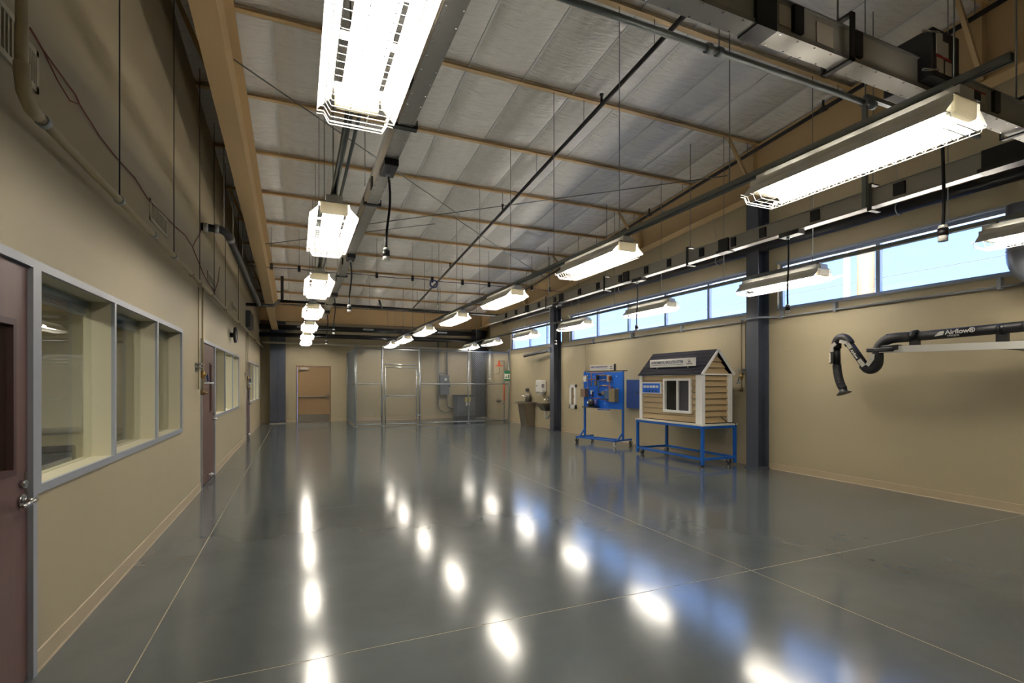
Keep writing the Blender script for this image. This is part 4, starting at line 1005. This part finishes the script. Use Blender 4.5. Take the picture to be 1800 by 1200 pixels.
def caster(x, y, r_, parent, wheel=M_RUBBER, local=False):
    c = MB().box(x - 0.022, x + 0.022, y - 0.03, y + 0.03, r_ * 2 - 0.005, r_ * 2 + 0.012).box(x - 0.022, x - 0.017, y - 0.015, y + 0.015, r_, r_ * 2).box(x + 0.017, x + 0.022, y - 0.015, y + 0.015, r_, r_ * 2).build('caster', M_GALV, parent, local=local)
    MB().tube([(x - 0.014, y, r_), (x + 0.014, y, r_)], r_, 16).build('wheel', wheel, c, local=local)
    MB().tube([(x - 0.017, y, r_), (x + 0.017, y, r_)], r_ * 0.45, 12).build('hub', M_CHROME, c, local=local)
for x in (TX0 + 0.09, TX1 - 0.09):
    for y in (TY0 + 0.1, TY1 - 0.1): caster(x, y, 0.055, t)
HX0, HX1, HY0, HY1, HZ0, HZ1, HRZ = 6.86, 7.56, 7.08, 8.84, TZ, 1.70, 2.165
hxm = (HX0 + HX1) / 2
t = thing('house_model', 'tan lap sided training house model with charcoal gable roof', 'model house', (hxm, (HY0 + HY1) / 2, TZ))
core = MB()
core.box(HX0 + 0.03, HX0 + 0.045, HY0 + 0.02, 7.37, HZ0, HZ1).box(HX0 + 0.03, HX0 + 0.045, 8.06, HY1 - 0.02, HZ0, HZ1).box(HX0 + 0.03, HX0 + 0.045, 7.37, 8.06, HZ0, 0.98).box(HX0 + 0.03, HX0 + 0.045, 7.37, 8.06, 1.60, HZ1)
core.box(HX1 - 0.03, HX1 - 0.015, HY0 + 0.02, HY1 - 0.02, HZ0, HZ1).box(HX0 + 0.03, HX1 - 0.03, HY0 + 0.02, HY0 + 0.035, HZ0, HZ1).box(HX0 + 0.03, HX1 - 0.03, HY1 - 0.035, HY1 - 0.02, HZ0, HZ1)
for y in (HY0 + 0.02, HY1 - 0.035): core.prism([(HX0 + 0.03, HZ1), (HX1 - 0.03, HZ1), (hxm, HRZ - 0.045)], 'y', y, y + 0.015)
core.box(HX0 + 0.02, HX1 - 0.02, HY0 + 0.02, HY1 - 0.02, HZ0, HZ0 + 0.02)
core.build('shell', mat('model_interior', (46, 40, 34), 0.8), t)  # dark shell shows between siding boards, its colour standing for lap shadows
nb = 8; hb = (HZ1 - HZ0 - 0.02) / nb
for k in range(nb):
    z = HZ0 + 0.01 + k * hb
    def lap(a, b): return MB().add([(HX0 + 0.03, a, z + 0.008), (HX0 - 0.002, a, z + 0.008), (HX0 - 0.002, a, z + 0.02), (HX0 + 0.026, a, z + hb), (HX0 + 0.03, a, z + hb), (HX0 + 0.03, b, z + 0.008), (HX0 - 0.002, b, z + 0.008), (HX0 - 0.002, b, z + 0.02), (HX0 + 0.026, b, z + hb), (HX0 + 0.03, b, z + hb)],
                                   [(0, 1, 2, 3, 4), (9, 8, 7, 6, 5), (0, 5, 6, 1), (1, 6, 7, 2), (2, 7, 8, 3), (3, 8, 9, 4), (4, 9, 5, 0)])
    if 0.96 < z + hb / 2 < 1.62:
        lap(HY0 + 0.02, 7.37).build('siding_board', M_SIDING, t); lap(8.06, HY1 - 0.02).build('siding_board', M_SIDING, t)
    else: lap(HY0 + 0.02, HY1 - 0.02).build('siding_board', M_SIDING, t)
def lap2(z, h2, a, b, a2, b2):
    return MB().add([(a, HY0 + 0.02, z + 0.008), (a, HY0 - 0.01, z + 0.008), (a, HY0 - 0.01, z + 0.02), (a2, HY0 + 0.016, z + h2), (a2, HY0 + 0.02, z + h2), (b, HY0 + 0.02, z + 0.008), (b, HY0 - 0.01, z + 0.008), (b, HY0 - 0.01, z + 0.02), (b2, HY0 + 0.016, z + h2), (b2, HY0 + 0.02, z + h2)],
                    [(0, 1, 2, 3, 4), (9, 8, 7, 6, 5), (0, 5, 6, 1), (1, 6, 7, 2), (2, 7, 8, 3), (3, 8, 9, 4), (4, 9, 5, 0)])
for k in range(nb):
    lap2(HZ0 + 0.01 + k * hb, hb, HX0 + 0.03, HX1 - 0.02, HX0 + 0.03, HX1 - 0.02).build('siding_board', M_SIDING, t)
slope = (HRZ - 0.07 - HZ1) / (hxm - HX0 - 0.045)
for k in range(4):
    z = HZ1 + k * hb; h2 = min(hb, HRZ - 0.08 - z)
    if h2 <= 0.02: break
    i0 = (z - HZ1) / slope; i1 = (z + h2 - HZ1) / slope
    lap2(z, h2, HX0 + 0.045 + i0, HX1 - 0.045 - i0, HX0 + 0.045 + i1, HX1 - 0.045 - i1).build('siding_board', M_SIDING, t)
for (x, y, w1, w2) in ((HX0, HY0, 0.05, 0.13), (HX1, HY0, -0.07, 0.04), (HX0, HY1, 0.04, -0.05)):
    MB().box(x - 0.024 * (1 if w1 > 0 else -1), x + w1, y - 0.032 * (1 if w2 > 0 else -1), y + w2, HZ0, HZ1 - 0.016).build('corner_trim', M_WHITE, t)
MB().box(HX0 - 0.028, HX0 + 0.03, HY0 - 0.034, HY1 + 0.02, HZ1 - 0.015, HZ1 + 0.012).box(HX0 + 0.03, HX1 + 0.02, HY0 - 0.034, HY0 + 0.02, HZ1 - 0.015, HZ1 + 0.010).build('eave_trim', M_WHITE, t)
# roof planes made of shingle courses
ov = 0.05
for sgn, xe in ((-1, HX0 - ov), (1, HX1 + ov)):
    a = Vector((xe, 0, HZ1 - 0.02 + 0.02)); b = Vector((hxm, 0, HRZ)); nn = 6
    for k in range(nn):
        p = a.lerp(b, k / nn); q = a.lerp(b, min(1, (k + 1.12) / nn)); lift = Vector((0.0, 0, 0.006 + 0.004))
        MB().add([(p.x, HY0 - 0.05, p.z + 0.01), (p.x, HY1 + 0.05, p.z + 0.01), (q.x, HY1 + 0.05, q.z + 0.002), (q.x, HY0 - 0.05, q.z + 0.002),
                  (p.x, HY0 - 0.05, p.z - 0.004), (p.x, HY1 + 0.05, p.z - 0.004), (q.x, HY1 + 0.05, q.z - 0.012), (q.x, HY0 - 0.05, q.z - 0.012)],
                 [(0, 1, 2, 3), (4, 7, 6, 5), (0, 4, 5, 1), (1, 5, 6, 2), (2, 6, 7, 3), (3, 7, 4, 0)]).build('shingle_course', M_SHING, t)
    MB().bar((xe, HY0 - 0.058, HZ1 - 0.008), (hxm, HY0 - 0.058, HRZ - 0.012), 0.05, 0.014, up=(0, 1, 0)).build('rake_trim', M_WHITE, t)
MB().prism([(hxm - 0.05, HRZ - 0.055), (hxm, HRZ + 0.006), (hxm + 0.05, HRZ - 0.055), (hxm, HRZ - 0.008)], 'y', HY0 - 0.05, HY1 + 0.05).build('ridge_cap', M_SHING, t)
wn = MB().box(HX0 - 0.04, HX0 + 0.03, 7.33, 7.375, 1.0, 1.58).box(HX0 - 0.04, HX0 + 0.03, 8.055, 8.10, 1.0, 1.58).box(HX0 - 0.04, HX0 + 0.03, 7.33, 8.10, 0.95, 1.0).box(HX0 - 0.04, HX0 + 0.03, 7.33, 8.10, 1.58, 1.625).box(HX0 - 0.03, HX0 + 0.03, 7.68, 7.72, 1.0, 1.58).build('window_frame', M_WHITE, t)
MB().box(HX0 + 0.012, HX0 + 0.018, 7.375, 7.68, 1.0, 1.58).build('insect_screen', mat('insect_screen', (58, 56, 62), 0.7), wn)
MB().box(HX0 + 0.02, HX0 + 0.024, 7.72, 8.055, 1.0, 1.58).build('pane', M_DARKGL, wn)
cp = MB().box(HX0 - 0.035, HX0 + 0.01, 8.17, 8.77, 1.315, 1.55).build('control_plate', M_WHITE, t)
MB().box(HX0 - 0.041, HX0 - 0.035, 8.195, 8.745, 1.335, 1.53).build('blue_face', M_BLUEB, cp)
for k in range(5): MB().box(HX0 - 0.049, HX0 - 0.041, 8.235 + k * 0.1, 8.305 + k * 0.1, 1.435, 1.485).build('meter', M_WPLAS, cp)
for k in range(4): MB().tube([(HX0 - 0.041, 8.30 + k * 0.105, 1.37), (HX0 - 0.055, 8.30 + k * 0.105, 1.37)], 0.014, 8).build('knob', M_BLKP, cp)
# sign on the roof slope
sg = MB().box(6.90, 6.912, 7.28, 8.60, 1.86, 2.02).build('sign_board', M_WPLAS, t)
for y in (7.5, 8.4): MB().bar((6.915, y, 1.90), (7.02, y, 1.95), 0.02).bar((6.915, y, 1.86), (6.93, y, 1.80), 0.03, 0.01).build('sign_bracket', M_BRKT, sg)
text_part('ENVIRONMENTAL APPLICATION SYSTEM', 0.085, (6.898, 8.55, 1.925), (0, -1, 0), (0, 0, 1), M_INK, sg, bold=0.001, xscale=0.60)
MB().box(6.8985, 6.9, 7.62, 8.55, 1.895, 1.902).build('underline', M_INK, sg)
MB().tube(arc((6.8985, 7.44, 1.965), 0.03, 0, math.pi, 8, (0, 1, 0), (0, 0, 1)), 0.003, 4).box(6.8985, 6.9, 7.36, 7.52, 1.895, 1.915).box(6.8985, 6.9, 7.41, 7.47, 1.93, 1.965).build('emblem', M_INKG, sg)
t = thing('power_cable', 'short black cable lying on the table end beside the house model', 'cable', (7.25, 7.0, TZ))
MB().tube([(7.32, 7.07, 0.90), (7.36, 7.035, 0.85), (7.42, 7.03, 0.80), (7.47, 7.02, TZ + 0.012), (7.55, 7.01, TZ + 0.012), (7.58, 6.96, TZ), (7.57, 6.955, TZ - 0.05)], 0.009, 6).build('cable', M_HOSE, t)

# ------------------------------------------------------------------ blue trainer board on rolling stand
ang = math.atan2(-1.20, 0.34)          # long axis direction in plan
bx, by = 7.14, 10.73
t = thing('trainer_board', 'bright blue thermal trainer board with copper piping on a rolling stand', 'training board', (bx, by, 0), ang)
LB = 0.625; DB = 0.30
def P(mb_, n_, m_, par=None): return mb_.build(n_, m_, par or t, local=True)
# local +x: toward the camera along the board; local -y faces the room side
P(MB().box(-LB, LB, -0.02, 0.02, 0.89, 1.81), 'panel', M_BLUEB)
for s_ in (-1, 1):
    P(MB().box(s_ * LB - 0.02, s_ * LB + 0.02, -0.025, 0.025, 0.14, 1.83), 'post', M_BLUE)
    P(MB().box(s_ * LB - 0.02, s_ * LB + 0.02, -DB - 0.03, DB + 0.03, 0.12, 0.16), 'foot_rail', M_BLUE)
    for q in (-1,): P(MB().bar((s_ * LB, q * 0.19, 0.15), (s_ * LB, 0, 0.34), 0.03), 'brace', M_BLUE)
    for q in (-1, 1): caster(s_ * LB, q * DB, 0.052, t, M_WPLAS if (s_ == 1 and q == -1) else M_RUBBER, local=True)
P(MB().box(-LB, LB, -DB - 0.02, -DB + 0.02, 0.12, 0.155), 'long_rail', M_BLUE)
P(MB().box(-LB, LB, -0.02, 0.02, 0.12, 0.155), 'long_rail', M_BLUE)
P(MB().box(-LB, LB + 0.12, -0.015, 0.015, 1.82, 1.85), 'top_bar', M_DGREY)
def bxy(px, py): return (px - 230) / 1005 * 2 * LB - LB, 1.81 - (py - 270) / 860 * 0.92
def pipe_c(pts, r_, m_, d=-0.05, n_='copper_pipe'): return P(MB().tube([(bxy(a, b)[0], d, bxy(a, b)[1]) for a, b in pts], r_, 8), n_, m_)
pipe_c([(445, 285), (445, 600)], 0.009, M_COPPER); pipe_c([(300, 435), (620, 435)], 0.008, M_COPPER); pipe_c([(400, 285), (780, 280)], 0.007, M_COPPER)
for yy, a, b in ((345, 610, 900), (460, 630, 900), (588, 660, 920)):
    pipe_c([(a, yy), (b, yy)], 0.009, M_COPPER); pipe_c([(a + 90, yy), (b - 60, yy)], 0.018, mat('filter_bronze', (140, 120, 96), 0.4, 0.5), n_='filter_drier')
pipe_c([(640, 480), (640, 790)], 0.012, mat('green_pipe', (80, 110, 120), 0.5)); pipe_c([(500, 895), (700, 895)], 0.009, M_COPPER); pipe_c([(350, 520), (350, 640), (380, 700)], 0.008, M_COPPER)
pipe_c([(930, 500), (930, 600), (985, 660)], 0.009, M_COPPER); pipe_c([(700, 900), (850, 930), (1000, 940)], 0.009, M_COPPER)
def bbox(px, py, w_, h_, d, n_, m_):
    x, z = bxy(px, py); k = 2 * LB / 1005
    return P(MB().rbox(x - w_ * k / 2, x + w_ * k / 2, -0.02, -0.02 - d, z - h_ * k / 2, z + h_ * k / 2, 0.006), n_, m_)
bbox(610, 395, 40, 110, 0.06, 'manifold', M_BLKP); bbox(925, 415, 70, 130, 0.08, 'gauge_block', M_BRKT); bbox(955, 420, 30, 90, 0.1, 'coil_block', M_COPPER)
bbox(285, 430, 70, 110, 0.07, 'control_box', M_WPLAS); bbox(285, 765, 130, 170, 0.14, 'condenser', mat('fin_brown', (124, 104, 92), 0.5, 0.4)); bbox(1070, 810, 150, 260, 0.16, 'evaporator', mat('fin_olive', (140, 128, 100), 0.5, 0.4))
bbox(955, 645, 90, 60, 0.07, 'solenoid', mat('purple_grey', (110, 92, 128), 0.5)); bbox(560, 530, 40, 100, 0.05, 'sight_glass', mat('filter_bronze', (140, 120, 96), 0.4)); bbox(460, 750, 40, 80, 0.06, 'relay', M_WPLAS)
bbox(460, 800, 60, 120, 0.05, 'capacitor', mat('navy', (40, 44, 110), 0.5)); bbox(880, 800, 140, 160, 0.08, 'fan_motor', mat('steel_blue', (78, 110, 150), 0.4, 0.4))
x, z = bxy(500, 1000); cmp_ = P(MB().tube([(x, -0.13, z - 0.09), (x, -0.13, z - 0.06), (x, -0.13, z + 0.05), (x, -0.13, z + 0.09)], [0.07, 0.09, 0.09, 0.05], 16), 'compressor', M_BLKP)
P(MB().box(x - 0.06, x - 0.02, -0.222, -0.21, z - 0.01, z + 0.03), 'compressor_label', M_WPLAS, cmp_)
P(MB().box(x - 0.24, x + 0.18, -0.22, -0.02, z - 0.125, z - 0.10), 'compressor_shelf', M_DGREY)
x, z = bxy(600, 1000); P(MB().tube([(x, -0.1, z - 0.1), (x, -0.1, z + 0.08)], 0.045, 12), 'receiver', mat('navy', (40, 44, 110), 0.5))
x, z = bxy(790, 1145); P(MB().box(x - 0.16, x + 0.16, -0.12, 0.0, z - 0.02, z), 'tray', M_BLUE)
x, z = bxy(790, 760); P(MB().tube([(x, -0.03, z), (x, -0.11, z)], 0.05, 14).tube([(x + 0.03, -0.08, z - 0.04), (x + 0.05, -0.08, z - 0.14)], 0.016, 8), 'expansion_valve', M_STAIN)
x, z = bxy(700, 800); P(MB().tube([(x, -0.03, z), (x, -0.10, z)], 0.035, 12), 'pressure_switch', M_BLKP)
for px, py in ((270, 370), (335, 360)):
    x, z = bxy(px, py); P(MB().tube([(x, -0.02, z), (x, -0.07, z)], 0.032, 14), 'pressure_gauge', M_CHROME)
for px, py in ((495, 378), (1090, 370), (825, 685), (785, 1010), (1110, 650), (310, 640)):
    x, z = bxy(px, py); P(MB().box(x - 0.015, x + 0.015, -0.023, -0.02, z - 0.006, z + 0.006), 'tag_plate', M_WPLAS)
x0, z0 = bxy(392, 255); x1, z1 = bxy(1030, 130)
sg = P(MB().box(x0, x1, -0.03, -0.018, 1.86, 1.99), 'sign_board', M_WPLAS)
P(MB().box(x1, x1 + 0.02, -0.04, 0.02, 1.85, 2.01), 'sign_post', M_DGREY, sg)
text_part('THERMAL TROUBLESHOOTING SYSTEM', 0.06, (x0 + 0.025, -0.0315, 1.925), (1, 0, 0), (0, 0, 1), mat('violet_ink', (84, 72, 140), 0.6), sg, bold=0.001, xscale=0.52, local=True)
P(MB().box(x0 + 0.025, x1 - 0.19, -0.0312, -0.03, 1.89, 1.896), 'underline', M_INK, sg)
P(MB().box(x1 - 0.14, x1 - 0.04, -0.0312, -0.03, 1.885, 1.905).box(x1 - 0.12, x1 - 0.06, -0.0312, -0.03, 1.93, 1.96), 'emblem', M_INKG, sg)
t = thing('wall_panel', 'darker blue panel hung on the wall behind the house model', 'panel', (XR - 0.03, 9.75, 0.9))
MB().box(XR - 0.05, XR - 0.005, 9.1, 10.60, 0.90, 1.62).build('board', M_BLUED, t)
MB().box(XR - 0.07, XR - 0.05, 9.3, 9.72, 1.05, 1.45).build('raised_panel', M_BLUE, t)
for y, z in ((9.78, 1.2), (9.95, 1.12), (10.15, 1.3), (9.85, 1.02)): MB().tube([(XR - 0.05, y, z), (XR - 0.075, y, z)], 0.03, 10).build('port', M_DGREY, t)

# ------------------------------------------------------------------ fume extraction arm on the right wall
XA = 7.25
t = thing('fume_arm', 'black articulated fume extraction arm folded against the right wall', 'extraction arm', (7.3, 3.8, 1.4))
def A(y, z, x=XA): return (x, y, z)
jib = MB().bar((7.42, 2.0, 1.94), (7.22, 4.28, 1.985), 0.05, 0.085).build('jib_beam', mat('silver_beam', (222, 220, 214), 0.35), t)
MB().prism([(2.0, 1.72), (2.0, 2.10), (3.0, 2.0), (3.0, 1.92)], 'x', 7.40, 7.44).build('jib_gusset', M_BRKT, jib)
MB().box(7.5, 7.8, 1.9, 2.06, 1.5, 2.3).build('wall_mount', M_DGREY, jib)
duct = MB().tube([A(1.5, 2.24, 7.5), A(2.8, 2.16, 7.36)], 0.062, 14).build('flexible_duct', M_HOSER, t)
for k in range(26): pass
rb = MB()
for k in range(30):
    f_ = k / 29; y = 1.6 + 1.2 * f_; rb.tube([A(y, 2.235 - 0.075 * f_, 7.49 - 0.13 * f_), A(y + 0.015, 2.235 - 0.075 * f_, 7.49 - 0.13 * f_)], 0.067, 12)
rb.build('duct_rib', M_HOSER, duct)
MB().tube([A(2.8, 2.16, 7.36), A(3.86, 2.13, 7.28)], 0.060, 16).build('main_tube', M_HOSE, t)
for y, x in ((3.0, 7.345), (3.84, 7.28)): MB().tube([A(y - 0.03, 2.145, x), A(y + 0.03, 2.145, x)], 0.07, 16).box(x - 0.03, x + 0.03, y - 0.05, y + 0.05, 1.97, 2.10).build('tube_saddle', M_BLACK, t)
bend = [A(3.86, 2.13, 7.28), A(4.05, 2.13), A(4.15, 2.11), A(4.22, 2.06), A(4.26, 2.0), A(4.27, 1.92)]
fl = MB().tube(smooth(bend), 0.066, 16).build('flexible_duct', M_HOSER, t)
rb = MB()
for k in range(16):
    y = 3.9 + 0.017 * k; rb.tube([A(y, 2.13, 7.27), A(y + 0.007, 2.13, 7.27)], 0.064, 12)
rb.build('duct_rib', M_HOSE, fl)
MB().rbox(XA - 0.07, XA + 0.07, 4.05, 4.38, 1.955, 2.01, 0.01).rbox(XA - 0.06, XA + 0.06, 4.0, 4.2, 1.97, 2.04, 0.01).build('swivel_bracket', M_BLACK, t)
cA = Vector((XA, 4.35, 1.75))
low = [A(4.27, 1.93), A(4.27, 1.84), A(4.29, 1.77), A(4.34, 1.73), A(4.40, 1.735), A(4.45, 1.79)]
MB().tube(smooth(low), 0.068, 16).build('elbow_hose', M_HOSE, t)
MB().tube([A(4.44, 1.78), A(4.655, 2.11)], 0.052, 14).build('upper_tube', M_HOSE, t)
MB().tube(smooth([A(4.64, 2.09), A(4.68, 2.15), A(4.73, 2.185), A(4.79, 2.18), A(4.83, 2.13), A(4.835, 2.04)]), 0.064, 16).build('elbow_hose', M_HOSE, t)
MB().tube([A(4.835, 2.05), A(4.83, 1.80)], 0.05, 14).build('lower_tube', M_HOSE, t)
hs = [A(4.83, 1.80), A(4.82, 1.70), A(4.80, 1.60), A(4.765, 1.50), A(4.735, 1.45)]
ho = MB().tube(smooth(hs), 0.055, 14).build('hood_hose', M_HOSER, t)
rb = MB()
for k in range(14):
    f_ = k / 14 * 3; i = int(f_); g_ = f_ - i; p = Vector(hs[i]).lerp(Vector(hs[i + 1]), g_); q = Vector(hs[i]).lerp(Vector(hs[i + 1]), g_ + 0.1)
    rb.tube([p, q], 0.057, 12)
rb.build('duct_rib', M_HOSER, ho)
MB().tube([A(4.745, 1.47), A(4.735, 1.42), A(4.728, 1.395), A(4.724, 1.385)], [0.05, 0.055, 0.085, 0.10], 18).build('hood', M_BLKP, t)
XB = XA - 0.074
def link(p, q, w_): return MB().bar((XB, p[0], p[1]), (XB, q[0], q[1]), 0.012, w_, up=(1, 0, 0))
def plate(p, q, w_, n_, m_):
    p = Vector((XB, p[0], p[1])); q = Vector((XB, q[0], q[1])); d = (q - p).normalized(); s2 = Vector((0, -d.z, d.y)) * w_ / 2; e_ = Vector((0.008, 0, 0))
    return MB().add([p - s2 - e_, p + s2 - e_, q + s2 - e_, q - s2 - e_, p - s2 + e_, p + s2 + e_, q + s2 + e_, q - s2 + e_], [(0, 3, 2, 1), (4, 5, 6, 7), (0, 1, 5, 4), (1, 2, 6, 5), (2, 3, 7, 6), (3, 0, 4, 7)]).build(n_, m_, t)
plate((4.295, 1.93), (4.30, 1.85), 0.06, 'link_plate', M_BRKT); plate((4.30, 1.86), (4.36, 1.775), 0.055, 'link_plate', M_BRKT)
plate((4.405, 1.77), (4.47, 1.86), 0.055, 'link_plate', M_BRKT); plate((4.58, 2.02), (4.63, 2.10), 0.05, 'link_plate', M_BRKT); plate((4.63, 2.10), (4.74, 2.135), 0.045, 'link_plate', M_BRKT)
plate((4.80, 2.11), (4.845, 2.075), 0.05, 'link_plate', M_BRKT); plate((4.85, 2.08), (4.85, 1.99), 0.045, 'link_plate', M_BRKT)
p1 = plate((4.47, 1.86), (4.58, 2.02), 0.045, 'name_plate', M_BLACK); p2 = plate((4.85, 1.99), (4.845, 1.82), 0.042, 'name_plate', M_BLACK)
MB().bar((XA, 4.83, 1.86), (XA - 0.03, 4.90, 1.82), 0.014).tube([(XA - 0.03, 4.88, 1.83), (XA - 0.03, 4.91, 1.83)], 0.012, 8).build('damper_handle', M_BLKP, t)
d_ = Vector((0, -0.11, -0.16)).normalized()
text_part('Airflow', 0.05, (XB - 0.0095, 4.585, 1.995), d_, Vector((0, -d_.z * -1, d_.y * -1)) if False else Vector((0, -0.16, 0.11)).normalized(), M_WPLAS, p1, bold=0.0008)
text_part('Airflow', 0.045, (XB - 0.0095, 4.865, 1.835), (0, 0, 1), (0, 1, 0), M_WPLAS, p2, bold=0.0008)
text_part('Airflow\u00ae', 0.075, (7.225, 3.49, 2.125), (0.075, -1, 0.028), (0, 0, 1), M_WPLAS, t, bold=0.0015)
text_part('SYSTEMS', 0.03, (7.228, 3.47, 2.094), (0.075, -1, 0.028), (0, 0, 1), M_WPLAS, t, name='small_lettering')
MB().prism([(3.60, 2.11), (3.545, 2.165), (3.50, 2.17), (3.51, 2.12)], 'x', 7.222, 7.226).build('emblem', M_WPLAS, t)
# grey duct elbow at the right edge
t = thing('exhaust_duct', 'grey sheet metal exhaust duct elbow at the right edge', 'duct', (7.45, 2.6, 2.75))
dp = [(7.5, 2.90, 3.55), (7.5, 2.90, 3.05)] + arc((7.5, 2.62, 2.98), 0.28, 0, -math.pi / 2, 8, (0, 1, 0), (0, 0, 1)) + [(7.5, 1.6, 2.70)]
MB().tube(dp, 0.13, 18).build('elbow', M_DUCT, t)
for z in (3.02, 3.12, 3.25): MB().tube([(7.5, 2.90, z), (7.5, 2.90, z + 0.012)], 0.136, 18).build('seam_band', M_DUCT, t)
